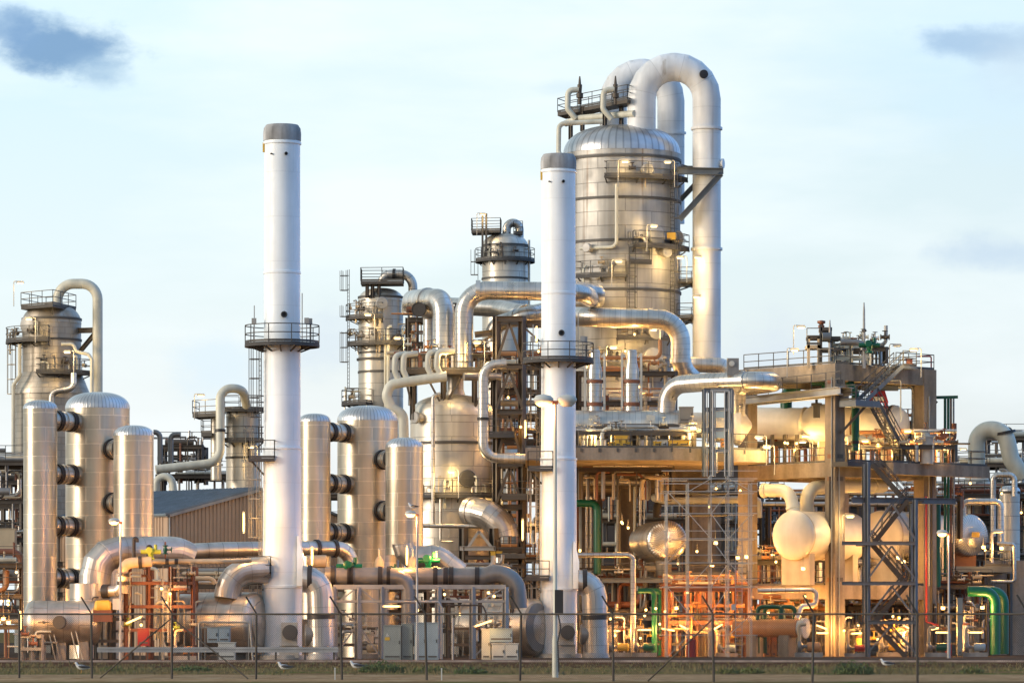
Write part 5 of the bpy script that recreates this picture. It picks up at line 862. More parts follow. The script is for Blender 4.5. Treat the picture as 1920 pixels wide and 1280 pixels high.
PIPE('tan elbow entering the big round drum from the left', [(1428, 919, 292), (1480, 919, 291), (1490, 965, 290.4)], 12, 'cream', 'inlet_pipe', 26, 20, 6, [(0, .1), (1, .72)], flm='cream', flk=1.15); PIPE('tan elbow leaving the big round drum to the right behind the pillar', [(1512, 968, 292), (1514, 914, 292), (1560, 911, 293), (1655, 911, 299)], 13, 'cream', 'outlet_pipe', 26, 20, 6, [(0, .25), (2, .8)], flm='cream', flk=1.12)
o = hdrum('kettle_drum', 'drum with silver fan ribbed end and yellow plate at the right', W(1818, 1003, 305), (-.45, .89, 0), L(39, 305), 7, 'drum', 'fan', .34, 48); c = W(1829, 1002, 304.2); mk(G().box(c.x - .3, c.y - .12, c.z - .2, c.x + .3, c.y - .02, c.z + .2), 'name_plate', 'yellow', o)
for f in (.8, 4): q = W(1818, 1003, 305) + pv(-.45, .89, 0) * f; mk(G().obox(q, (1, 0), .9, .3, Z(1061, 305), q.z - 1.2), 'saddle', 'rust', o)
o = thing('kettle_platform', 'dark steel platform carrying the silver fan ribbed drum', 'platform', W(1850, 1235, 302)); q = [(X(1793, 302), 302), (X(1897, 302), 302), (X(1897, 302), 311), (X(1793, 302), 311)]; polyplat(o, q, Z(1061, 302), [1], 1.15, .45, 'bsteel', railmat='rail'); mk(G().rail([W(1848, 1061, 302), W(1897, 1061, 302)], 1.15, .055), 'front_railing', 'rail', o)
for px in (1797, 1845, 1893): mk(G().ibeam(W(px, 1235, 302.5), W(px, 1075, 302.5), .3), 'post', 'steel', o)
# top floor equipment
tf = skid('cluster of beige pipes and valves on the roof of the concrete frame', 1562, 1630, 640, 292, (zT + .6, zT + 1.5), 3, 41, 'cream', 'cream', 'cream', 2.5, 'roof_pipework')
for ch in tf.children:
    me = ch.data
    for vtx in me.vertices: vtx.co.z = max(vtx.co.z, zT)
o = thing('equipment_tower', 'tall steel equipment frame on the roof left of the beige pipework', 'steel frame', W(1532, 681, 292)); 
for px, yt in ((1516, 632), (1535, 632), (1539, 608), (1557, 617)):
    for dd in (291.5, 293.5): mk(G().bar(W(px, 690, dd), W(px, yt, dd), .2), 'post', 'tan' if px < 1537 else 'steel', o)
for y, a, b, m_ in ((650, 1512, 1538, 'tan'), (632, 1514, 1540, 'steel'), (617, 1538, 1559, 'steel'), (634, 1538, 1575, 'steel'), (655, 1538, 1575, 'steel')): mk(G().box(X(a, 292), 291.4, Z(y, 292) - .15, X(b, 292), 293.6, Z(y, 292) + .1), 'deck', m_, o)
mk(G().rail([W(1513, 646, 291.4), W(1538, 646, 291.4)], 1.2, .06), 'railing', 'rail', o); mk(G().lathe(W(1540, 608, 292.5), UP, [(.2, -.3), (.24, -.1), (.14, .0), (.3, .1), (.3, .25), (.05, .3)], 14), 'siren', 'rust', o); mk(G().cyl(W(1542, 631, 291), W(1558, 631, 291), .3, 14), 'cross_pipe', 'bsteel', o)
PIPE('thick grey pipe lying on top of the roof pipework', [(1576, 642, 291.2), (1606, 641, 291.2), (1618, 646, 291.2), (1618, 656, 291.2)], 5.5, 'greypipe', 'roof_pipe', 10, 16); vactuator('green valve actuator on the roof pipework beside the mast', 1630, 647, 291, 1.0); cabinet('small brown box on top of the roof pipework', 1597, 1606, 633, 643, 291.3, .5, 'rust', 1, 'box', 'equipment_box')
for px, yt, lab, rr in ((1620, 567, 'tall thin lightning mast on the concrete frame roof', .08), (1556, 600, 'shorter lightning mast on the roof equipment frame', .08)): o = thing('lightning_mast', lab, 'mast', W(px, 690, 291.4)); mk(G().lathe(W(px, 690, 291.4), UP, [(rr * 1.6, 0), (rr * 1.3, 2), (rr, Z(yt, 291.4) - Z(690, 291.4) - .6), (rr * .5, Z(yt, 291.4) - Z(690, 291.4))], 8), 'rod', 'lsteel', o); mk(G().lathe(W(px, 620 if px > 1600 else 640, 291.4), UP, [(.1, -.1), (.17, -.05), (.17, .1), (.1, .15)], 8), 'joint', 'rail', o)
cabinet('red fire box on the roof walkway of the concrete frame', 1700, 1711, 671, 689, 294.5, .6, 'red', 1, 'fire cabinet', 'fire_cabinet'); PIPE('thin red pipe hooked over the right roof railing', [(1720, 668, 297), (1746, 668, 297.5), (1746, 840, 297.5)], 1.4, 'red', 'sprinkler_pipe', 3, 8)
o = thing('crane_trolley', 'red hoist trolley under the roof beam above the white vessel', 'hoist', W(1646, 760, 296)); q = W(1646, 752, 296); mk(G().hexa([q + Vector(a) for a in ((-.75, -.4, -.1), (.75, -.4, -.1), (.75, .4, -.1), (-.75, .4, -.1), (-.5, -.3, .75), (.5, -.3, .75), (.5, .3, .75), (-.5, .3, .75))]), 'body', 'red', o); mk(G().box(q.x - .4, q.y - .5, q.z, q.x + .4, q.y - .405, q.z + .3), 'motor_plate', 'cabl', o)
for s in (-1, 1): mk(G().box(q.x + s * .6 - .12, q.y - .3, q.z - .5, q.x + s * .6 + .12, q.y + .3, q.z - .101), 'foot', 'red', o)
mk(G().bar(q + pv(-1.2, 0, .95), q + pv(1.5, 0, .95), .4, .35), 'rail_beam', 'bsteel', o)
PIPE('thick green pipe standing in the upper bay beside the landing', [(1592, 715, 292), (1604, 738, 292), (1604, 845, 292)], 7.5, 'green', 'cooling_pipe', 10, 20, 6, [(1, .85)]); PIPE('dark green elbow pipe in the upper left bay', [(1500, 728, 301), (1474, 730, 301), (1474, 768, 301)], 11, 'dgreen', 'cooling_pipe', 18, 20); PIPE('dark green pipe under the roof beam near the front pillar', [(1520, 718, 300), (1546, 716, 300), (1546, 745, 300)], 6, 'dgreen', 'cooling_pipe', 8, 16)
PIPE('grey clad pipe bending down inside the right bay of the frame', [(1640, 726, 298), (1714, 724, 298), (1714, 860, 298)], 5, 'duct', 'downpipe', 8, 16); PIPE('thin pale conduit hanging in the right bay', [(1660, 713, 294), (1689, 713, 294), (1689, 790, 294)], 1.2, 'cabl', 'conduit', 3, 8)
for px, dd, rr, mt, lab in ((1772, 300, 2.6, 'green', 'left of two green uprights beside the right concrete pillar'), (1778, 300, 2.6, 'green', 'right of two green uprights beside the right concrete pillar'), (1783, 300.4, 2, 'rust', 'left of two rust coloured uprights beside the green pair'), (1788, 300.4, 1.8, 'lsteel', 'right upright, pale grey, beside the green pair')): PIPE(lab, [(px, 745, dd), (px, 1080, dd)], rr, mt, 'upright_pipe', n=10, cat='pipe')
o = thing('pipe_stanchion', 'green bracket arm holding the uprights beside the right pillar', 'bracket', W(1770, 745, 299)); mk(G().bar(W(1749, 745, 299), W(1796, 744, 299), .18, .22), 'arm', 'dgreen', o); mk(G().bar(W(1749, 762, 299), W(1757, 752, 299), .16), 'brace', 'steel', o)
PIPE('thick dark green upright behind the right pillar', [(1757, 940, 298), (1757, 1100, 298)], 7, 'dgreen', 'upright_pipe', n=16); PIPE('red thin upright on the right concrete pillar', [(1737, 930, 294), (1737, 1165, 294), (1760, 1172, 294)], 2, 'red', 'sprinkler_pipe', 4, 10)
PIPE('front one of the two big bright green pipes bending to the ground', [(1815, 1108, 292), (1866, 1108, 292), (1866, 1226, 292)], 9.5, 'green', 'cooling_pipe', 22, 22, 8); PIPE('rear one of the two big bright green pipes bending to the ground', [(1830, 1108, 296), (1882, 1108, 296), (1882, 1225, 296)], 9.5, 'green', 'cooling_pipe', 22, 22, 8)
PIPE('left of two green pipes dropping beside the grey clad downpipe', [(1196, 1107, 290), (1227, 1107, 290), (1227, 1228, 290)], 5, 'green', 'cooling_pipe', 10, 16); PIPE('right of two green pipes dropping beside the grey clad downpipe', [(1200, 1107, 292), (1239, 1107, 292), (1239, 1228, 292)], 5, 'green', 'cooling_pipe', 10, 16)
for i, (a, b, yt, dd) in enumerate(((1421, 1460, 1137, 286), (1434, 1462, 1137, 287), (1463, 1484, 1137, 286))): PIPE(('outer dark green arch pipe near the orange drum', 'inner dark green arch pipe near the orange drum', 'right dark green arch pipe against the orange drum')[i], [(a, 1224 if i < 2 else 1205, dd), (a, yt, dd), (b + 6, yt, dd), (b + 6, 1160, dd)], 4.2, 'dgreen', 'arch_pipe', 9, 16)
o = hdrum('orange_drum', 'orange lit horizontal drum with pale bolted end cover', W(1497, 1177, 284.5), (-.86, .5, 0), L(17, 285), 5, 'orange', 'orange', .2, 32); mk(G().lathe(W(1497, 1177, 284.5), (.86, -.5, 0), [(L(15, 285), 0), (L(15, 285), .35), (L(19, 285), .35), (L(19, 285), .6), (L(15, 285), .62), (.01, .64)], 28), 'end_cover', 'cabl', o)  # shell colour carries the orange lamp light
for f in (.9, 3.5): q = W(1497, 1177, 284.5) + pv(-.86, .5, 0) * f; mk(G().obox(q, (-.86, .5), .4, .6, 0, q.z - .5), 'saddle', 'conc', o)
PIPE('copper tinted pipe looping down behind the orange drum', [(1420, 1107, 287), (1530, 1105, 287), (1530, 1133, 287), (1502, 1136, 286), (1494, 1160, 285.5)], 5, 'pipe', 'loop_pipe', 11, 16, 7)
for a, b, lab in ((1433, 1444, 'left narrow orange cabinet under the green arches'), (1446, 1456, 'right narrow orange cabinet under the green arches')): cabinet(lab, a, b, 1191, 1232, 287, 1.2, 'orange', 1)
for px, rr, lab in ((1296, 1211, 'red fire water drum under a small brown roof beside the scaffold'),): pass
o = thing('fire_drum', 'red drum under a small brown roof beside the scaffold', 'drum', W(1296, 1233, 284)); b = pv(X(1296, 284), 284, 0); mk(G().lathe(b, UP, [(.36, 0), (.36, .8), (.33, .84), (.36, .88), (.36, 1.25), (.2, 1.3), (.01, 1.3)], 24), 'body', 'red', o); mk(G().box(b.x - .75, b.y - .5, 1.55, b.x + .75, b.y + .5, 1.65), 'roof', 'rust', o)
for s in (-.7, .7): mk(G().bar(b + pv(s, .2, 0), b + pv(s, .2, 1.55), .06), 'post', 'steel', o)
cabinet('red cabinet behind the pale lamp pole at the lower right', 1774, 1784, 1207, 1230, 288, .5, 'red', 1, 'fire cabinet', 'fire_cabinet'); cabinet('grey post box on the conduit near the far right lamp pole', 1795, 1805, 1120, 1228, 287, .5, 'cab', 1)
# far right
v = vessel('right_column', 'slim clad column with ribbed top at the right edge', 'column', 1893, 910, 1225, 38, 320, 'tower', 'dome', .55, 40); band(v, Z(925, 320)); v = vessel('cone_vessel', 'vessel with pale conical top under the tan gooseneck at the right', 'vessel', 1831, 918, 1225, 72, 335, 'tower', 'creamv', .1, 48); r = v['r']; mk(G().lathe((v['x'], v['y'], 0), UP, [(r * .97, Z(922, 335)), (L(26, 335), Z(905, 335)), (L(14, 335), Z(880, 335)), (L(14, 335), Z(872, 335))], 40), 'cone', 'creamv', v['o']); nozzle(v, 272, Z(912, 335), .35, .4, 'creamv'); ringplat(v, Z(926, 335), L(50, 335), 200, 340, h=1.0)
PIPE('thick tan gooseneck pipe at the right edge', [(1831, 884, 335), (1831, 805, 335), (1884, 805, 334), (1896, 862, 334), (1920, 895, 334)], 16, 'cream', 'gooseneck_pipe', 30, 26, 9, [(2, .1)]); PIPE('silver hooped pipe over the slim column at the right edge', [(1862, 1005, 318), (1862, 890, 318), (1902, 890, 318), (1902, 930, 318)], 5.5, 'duct', 'hoop_pipe', 11, 16); PIPE('silver hooped pipe above the fan ribbed drum at the right', [(1806, 968, 306), (1806, 940, 306), (1876, 940, 306), (1876, 1020, 306)], 6, 'duct', 'hoop_pipe', 11, 16); PIPE('short silver hook beside the fan ribbed drum', [(1859, 1055, 303), (1859, 996, 303), (1880, 995, 303)], 4, 'duct', 'hook_pipe', 7, 14); PIPE('silver pipe turning under the kettle platform', [(1858, 1090, 301), (1902, 1090, 301), (1902, 1020, 301), (1870, 1018, 301)], 3.4, 'duct', 'pipe', 6, 12); PIPE('white straight pipe leaving the tan gooseneck to the right', [(1890, 815, 340), (1935, 812, 340)], 5, 'cream', 'pipe')
g = G().box(X(1846, 308), 308, 0, X(1960, 308), 309, Z(1050, 308)); tag(mk(g, 'concrete_wall', 'conc2'), 'plain grey concrete wall at the right edge behind the green pipes', 'wall')
# ------------------------------------------------------------------ pipe racks behind and between
PAL = dict(dark=('steel', 'rust', 'pipe', 'steel', 'greypipe', 'tan'), warm=('tan', 'rust', 'orange', 'pipe', 'steel', 'cream'), grey=('greypipe', 'pipe', 'steel', 'lsteel', 'cream', 'duct'))
def RACK(label, px0, px1, pyt, d, dep, levels, seed, pal='dark', np_=7, nr=10, post='steel', rail=True, pyb=None, deck=False, rmax=.24, name='pipe_rack', nv=4):
    if 10 < seed < 21: np_ += 2; nr = int(nr * 1.7); nv *= 2
    np_ = min(np_, 98 // levels); random.seed(seed); x0, x1 = X(px0, d), X(px1, d); zt = Z(pyt, d); z0 = max(0, Z(pyb, d)) if pyb else 0; o = thing(name, label, 'pipe rack', ((x0 + x1) / 2, d, z0)); P_ = PAL[pal]
    n = max(2, round((x1 - x0) / 5.5) + 1); lv = [z0 + (zt - z0) * (k + 1) / levels for k in range(levels)]
    for k in range(n):
        for dy in (0, dep): x = x0 + (x1 - x0) * k / (n - 1); mk(G().ibeam((x, d + dy, z0), (x, d + dy, zt + .2), .3), 'post', post, o)
        
    for i, z in enumerate(lv):
        for dy in (0, dep): mk(G().ibeam((x0, d + dy - .2, z), (x1, d + dy - .2, z), .3), 'beam', post, o)
        if deck or (rail and i == levels - 1): dk = mk(G().box(x0, d, z + .16, x1, d + dep, z + .22), 'grating', 'deck', o)
        if rail and (i == levels - 1 or random.random() < .4): mk(G().rail([(x0, d - .1, z + .22), (x1, d - .1, z + .22)], 1.1, .05, toe=False), 'railing', 'rail', o)
        for k in range(np_):
            r = random.choice((.06, .08, .1, .14, .18, rmax)); a = random.uniform(x0 - .5, x0 + (x1 - x0) * .35); b = random.uniform(x0 + (x1 - x0) * .6, x1 + .5); y = d + dep * (k + .5) / np_; zz = z + .22 + r + (random.uniform(0, .9) if random.random() < .35 else 0)
            if random.random() < .5: pts = [(a, y, zz), (b, y, zz)]
            else: up = random.choice((-1, 1)) * random.uniform(.6, 1.6); pts = [(a, y, zz), (b, y, zz), (b, y, zz + up)]
            mk(G().pipe(pts, r, r * 3, 10, 5), 'pipe', random.choice(P_), o)
    for k in range(nr):
        x = random.uniform(x0, x1); y = d + random.uniform(-.4, dep); r = random.choice((.05, .07, .1, .15)); a = random.choice([z0] + lv[:-1]); b = min(zt + 1, a + random.uniform(1.5, (zt - z0)))
        pts = [(x, y, a), (x, y, b)] if random.random() < .5 else [(x, y, a), (x, y, b), (x + random.choice((-1, 1)) * random.uniform(.5, 2), y, b)]
        mk(G().pipe(pts, r, r * 3, 8, 5), 'riser', random.choice(P_), o)
    for k in range(nv): mk(valve_geo(G(), (random.uniform(x0, x1), d - .3, random.choice(lv) + random.uniform(.3, .9)), random.uniform(.12, .22), (1, 0, 0), .45), 'valve', random.choice(P_), o)
    return o
RACK('dark steel pipe rack at the left edge behind the thin vessel', -60, 46, 868, 300, 8, 5, 1, 'dark', 5, 14, rail=True)
RACK('low warm lit pipe rack at the far left edge', -60, 42, 1060, 275, 5, 3, 2, 'warm', 5, 12); cabinet('tan steel box hanging in the dark rack at the left edge', -6, 28, 990, 1046, 298, 1.2, 'tan', 1, 'box', 'equipment_box'); PIPE('thick grey pipe crossing low at the left edge', [(-20, 1046, 284), (60, 1046, 284)], 8, 'greypipe', 'pipe')
PIPE('short grey pipe crossing at the left edge below the rack deck', [(-20, 921, 298), (18, 921, 298)], 7, 'greypipe', 'pipe')
RACK('upper pipe rack with vents above the shed roof', 296, 470, 893, 348, 6, 1, 3, 'grey', 9, 16, pyb=930, rmax=.3)
RACK('rack of dark hooped pipes and deck far above the shed at the left', 300, 378, 838, 352, 5, 2, 4, 'dark', 6, 14, pyb=905)
RACK('brown pipe rack behind the left vessel trio', 100, 300, 1000, 310, 8, 4, 5, 'warm', 5, 16)
RACK('low dark pipe rack behind the large left drum and shed foot', 320, 500, 1098, 284, 4, 2, 6, 'dark', 6, 12)
RACK('dark pipe rack behind the grey header trestle', 615, 800, 1105, 282, 8, 3, 7, 'dark', 7, 24, rail=False); RACK('dark low pipe rack between the reactor foot and middle chimney', 800, 1005, 1085, 286, 6, 3, 8, 'dark', 7, 24, rail=False)
RACK('slim dark rack seen between the two right trio vessels', 600, 720, 930, 330, 6, 5, 9, 'dark', 4, 8)
RACK('warm pipe rack with decks between the reactor and middle chimney', 925, 1016, 872, 318, 8, 6, 10, 'warm', 5, 18, rail=True)
RACK('warm lit pipe rack under the concrete deck right of the middle chimney', 1075, 1300, 915, 336, 8, 5, 11, 'warm', 7, 30); RACK('dark low pipe rack with blue beams behind the grey condensate pipe', 1085, 1250, 1088, 300, 6, 2, 12, 'dark', 7, 26, post='bsteel')
RACK('red lit pipe rack behind the scaffold foot', 1245, 1400, 1105, 299, 7, 2, 13, 'warm', 8, 30); RACK('pipe rack between the scaffold and big round drum', 1330, 1470, 925, 334, 8, 5, 14, 'grey', 7, 24)
RACK('pipe rack inside the middle bay of the concrete frame', 1440, 1740, 940, 318, 8, 4, 15, 'warm', 7, 30, rail=False); RACK('low warm pipe rack inside the bottom bay of the frame', 1450, 1590, 1150, 304, 6, 2, 16, 'warm', 7, 26, rail=False); RACK('low warm pipe rack behind the stair tower', 1590, 1760, 1140, 303, 6, 2, 17, 'warm', 7, 30)
RACK('pipe rack under the front deck right of the stair tower', 1700, 1800, 935, 303, 5, 1, 18, 'warm', 6, 16, pyb=1010); RACK('dark pipe rack behind the silver fan ribbed drum', 1770, 1960, 930, 326, 8, 5, 19, 'dark', 7, 26); RACK('low dark pipe rack behind the two big green pipes', 1740, 1860, 1100, 300, 5, 2, 20, 'dark', 6, 22)
RACK('tall pipe rack with railings at the right edge behind the tan gooseneck', 1786, 1960, 872, 352, 7, 3, 22, 'grey', 7, 26, pyb=1000); RACK('small rack with vents at the top right edge', 1850, 1960, 822, 362, 4, 2, 23, 'grey', 4, 18, pyb=900)
RACK('green and brown pipework on the floor of the upper bay', 1585, 1680, 838, 293.5, 4, 1, 24, 'warm', 6, 16, pyb=866, rail=False, nv=9); RACK('warm pipework on the right front deck by the white filter', 1690, 1790, 838, 292.5, 4, 1, 25, 'warm', 6, 16, pyb=866, rail=False, nv=9); RACK('warm pipework under the left end of the white vessel', 1420, 1545, 832, 303, 4, 1, 26, 'warm', 6, 18, pyb=866, rail=False, nv=6)
RACK('beige pipes and gauges around the foot of the main column', 1085, 1265, 700, 310, 2, 3, 27, 'warm', 3, 22, pyb=868, rail=False, nv=12, rmax=.15); RACK('pipework on the concrete deck beneath the long exchanger', 1085, 1300, 812, 289, 2, 1, 28, 'grey', 4, 22, pyb=838, rail=False, nv=10, rmax=.12)
b = pv(X(1736, 293), 293, zm1); o = thing('filter_pot', 'white cylindrical filter pot on the right front deck', 'filter', b); mk(G().lathe(b, UP, [(.55, 0), (.55, 1.9), (.65, 1.92), (.65, 2.05), (.3, 2.1), (.3, 2.3), (.01, 2.3)], 24), 'body', 'cabl', o); mk(valve_geo(G(), b + UP * 2.5, .14), 'valve', 'rust', o)
for lab, px0, px1, py, d, s, vm, pm in (('yellow lit valve skid right of the middle chimney foot', 1085, 1185, 1150, 290, 51, 'tan', 'tan'), ('valve skid right of the two green downpipes', 1200, 1290, 1160, 292, 52, 'yellow', 'tan'), ('yellow lit pump skid under the scaffold right end', 1350, 1425, 1165, 293, 53, 'yellow', 'tan'), ('yellow lit valve skid left of the front concrete pillar foot', 1530, 1590, 1165, 292, 54, 'yellow', 'tan'), ('valve skid behind the foot of the stair tower', 1600, 1720, 1170, 292, 55, 'yellow', 'tan'), ('dark valve skid below the kettle platform', 1760, 1850, 1130, 294, 56, 'cream', 'pipe'), ('low manifold of thin pipes under the grey header', 626, 715, 1150, 272, 57, 'cream', 'pipe'), ('tall bundle of thin pipes behind the middle electrical panel', 840, 960, 1120, 274, 58, 'cream', 'pipe')):  # yellow lit skids: lamp glow put into valve and pipe colours
    skid(lab, px0, px1, py, d, (.9, 2.0), 3, s, 'steel', vm, pm, 3)
for lab, px0, px1, pyt, d, mt, ht in (('added dark backing block far behind the concrete deck', 1060, 1420, 868, 372, 'backing', 0), ('added dark backing block far behind the concrete frame', 1440, 1960, 950, 378, 'backing', 0), ('low added dark backing block behind the grey header', 560, 1050, 1085, 345, 'backing', 0)):  # blocks added as dark backing for the shaded gaps between pipes
    a, b = X(px0, d), X(px1, d); o = thing('dark_backing', lab, 'building', ((a + b) / 2, d, 0), 'added dark backing blocks in the background'); mk(G().box(a, d, 0, b, d + 12, Z(pyt, d)), 'wall', mt, o); mk(G().box(a - .3, d - .3, Z(pyt, d) + .003, b + .3, d + 12.3, Z(pyt, d) + .35), 'parapet', 'steel', o)
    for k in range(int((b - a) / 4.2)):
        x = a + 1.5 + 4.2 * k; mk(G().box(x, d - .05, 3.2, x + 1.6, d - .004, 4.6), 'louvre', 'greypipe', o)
# ------------------------------------------------------------------ street lamps and gull on one
def street(label, px, pyt, d, lit=1, k=1.0, bird=False, side=-1, box=False):
    p = W(px, pyt, d); o = thing('street_lamp', label, 'street lamp', (p.x, p.y, -.02), 'tall lamp posts'); z0 = -.02
    mk(G().lathe((p.x, p.y, z0), UP, [(.11 * k, 0), (.11 * k, 1.6), (.075 * k, 1.7), (.055 * k, p.z - z0 - .2), (.055 * k, p.z - z0)], 12), 'pole', 'cream' if d < 200 else 'lsteel', o)
    heads = (-1, 1) if box else (side,)
    for s in heads:
        c = p + pv(s * .42 * k, 0, .06); g = G().tube([c + pv(s * t * k, 0, .0) for t in (-.36, -.25, 0, .25, .34)], .1, 14, True, [.05 * k, .15 * k, .2 * k, .15 * k, .03 * k]); mk(g, 'lamp_head', 'cabl', o, 60)
        on = lit and (s == side); mk(G().tube([c + pv(s * t * k, 0, -.12 * k) for t in (-.26, -.15, .15, .26)], .1, 12, True, [.03 * k, .12 * k, .12 * k, .03 * k]), 'glass', 'lamp' if on else 'cabl', o, 60)
        if on: glow(o, c - UP * .5 - pv(0, .1, 0), (260 if d < 200 else 900) * k, (1, .42, .14), .2)
    mk(G().box(p.x - .1 * k, p.y - .1, p.z - .12, p.x + .1 * k, p.y + .1, p.z + .02), 'bracket', 'rust', o)
    if box: mk(G().box(p.x - .02, p.y - .28, 2.5, p.x + .32, p.y - .1, 3.5), 'control_box', 'dark', o); mk(G().tube([pv(p.x + .12, p.y - .2, 2.5), pv(p.x + .22, p.y - .2, 2.0), pv(p.x + .1, p.y - .2, 1.4), pv(p.x + .14, p.y - .15, .2)], .03, 6), 'cable', 'dark', o)
    return p
street('tall double headed lamp post in the foreground before the middle chimney', 1041, 752, 161, 1, 1.15, box=True); street('pale lamp post with lit head in front of the left vessels', 226, 978, 252, 1, 1.0); q = street('lamp post with a gull on its head before the right vessel trio', 782, 964, 251, 1, 1.0); street('pale lamp post with reddish lit head at the lower right', 1779, 1000, 272, 1, 1.1)
gull('gull perched on the head of the lamp post before the right vessel trio', 774, 251, q.z + .24)
# ------------------------------------------------------------------ lit lamps
TUBE('upright lit tube right of the left chimney above the flue elbow', 585, 1028, 585, 1056, 264, 1000, SOD); TUBE('upright lit tube below the right medium vessel', 763, 1026, 763, 1056, 266, 900, SOD); TUBE('upright lit tube on the lower ladder platform of the left chimney', 457, 962, 457, 996, 257.5, 500); TUBE('upright lit tube on the lower ladder platform of the middle chimney', 980, 975, 980, 1010, 274, 600); TUBE('upright lit tube behind the leftmost fence posts', 38, 1148, 38, 1178, 252, 900, SOD); TUBE('upright lit tube above the truss tower left of the middle chimney', 1006, 614, 1006, 640, 296, 600); TUBE('short lit tube beside the tall green actuator', 818, 1036, 818, 1048, 268, 300); TUBE('upright lit tube on the middle ladder platform of the middle chimney', 985, 790, 985, 818, 275, 350)
TUBE('slanted lit tube beside the red box at the left', 239, 1167, 264, 1156, 250.5, 450, SOD, ddy=.3); TUBE('slanted lit tube left of the middle electrical panel', 892, 1173, 921, 1163, 251, 350, ddy=.3); TUBE('flat lit tube above the grey green cabinet', 721, 1136, 748, 1136, 258, 450, SOD)
for i, (a, y0, b, y1, d, pw, nm) in enumerate(((1135, 1182, 1160, 1182, 289, 500, 'flat lit tube low beside the grey condensate pipe'), (1192, 1180, 1220, 1180, 290, 500, 'flat lit tube behind the left green downpipe'), (1243, 1178, 1262, 1181, 290, 600, 'lit tube just right of the two green downpipes'), (1276, 1172, 1288, 1178, 291, 500, 'slanted lit tube left of the red drum roof'), (1340, 1178, 1352, 1171, 291, 500, 'slanted lit tube right of the scaffold pier'), (1389, 1182, 1410, 1172, 288, 700, 'long slanted lit tube left of the green arches'), (1533, 1172, 1549, 1178, 290, 600, 'slanted lit tube left of the front pillar foot'), (1534, 1186, 1549, 1186, 290, 400, 'flat lit tube below the slanted one at the pillar foot'), (1598, 1187, 1620, 1186, 291, 600, 'flat lit tube left of the stair tower foot'), (1698, 1174, 1712, 1180, 290, 500, 'slanted lit tube between the stair tower posts'), (1680, 1186, 1694, 1185, 292, 400, 'flat lit tube inside the stair tower foot'), (1749, 1179, 1757, 1177, 290, 300, 'short lit tube left of the lower right lamp pole'), (1757, 1185, 1777, 1185, 289, 500, 'flat lit tube behind the lower right lamp pole'), (1819, 1185, 1840, 1185, 289, 500, 'flat lit tube left of the big green pipes'))): TUBE(nm, a, y0, b, y1, d, pw, SOD if i % 2 else WARM, off=.5)
for px, py, d, pw, nm, cl in ((6, 1160, 268, 300, 'flat lit lamp at the very left edge', SOD), (16, 1167, 268, 300, 'second flat lit lamp near the left edge', SOD), (1086, 1032, 312, 400, 'small lit lamp right of the middle chimney above the grey pipe', WARM), (1449, 1042, 306, 500, 'lit lamp left of the big round drum', WARM), (1425, 1050, 308, 400, 'small lit lamp below the left beam of the frame', WARM), (1684, 1046, 293, 800, 'brightest lit lamp in the middle of the stair tower', WARM), (1694, 1053, 295, 300, 'lit lamp just right of the brightest one in the stair tower', WARM), (1844, 1026, 301, 500, 'lit lamp right of the silver fan ribbed drum', WARM), (1878, 1028, 303, 400, 'lit lamp at the right end of the kettle platform', WARM), (1768, 1140, 292, 350, 'lit lamp low between the right pillar and lamp pole', SOD), (1842, 1139, 292, 350, 'lit lamp under the bend of the green pipes', WARM), (1342, 1018, 292, 350, 'small lit lamp behind the scaffold', WARM), (1383, 1046, 292, 350, 'left of two lit lamps behind the scaffold', WARM), (1400, 1044, 292, 350, 'right of two lit lamps behind the scaffold', WARM), (1288, 1110, 294, 600, 'red glowing lamp under the tie beam left of the scaffold', (1, .22, .05)), (1372, 1108, 294, 500, 'red glowing lamp under the tie beam right of the scaffold', (1, .26, .06)), (1165, 1052, 318, 350, 'hidden lamp behind the first concrete pier', SOD), (1268, 1140, 296, 600, 'orange lamp low behind the scaffold left legs', SOD), (1440, 1150, 292, 350, 'orange lamp behind the green arches', SOD), (1700, 1030, 303, 350, 'lamp lighting the third cream drum', WARM), (1506, 1066, 287, 300, 'lamp below the big round drum', WARM), (1335, 1060, 300, 500, 'lamp lighting the pier behind the scaffold', SOD)): BULK(nm, px, py, d, pw, cl)
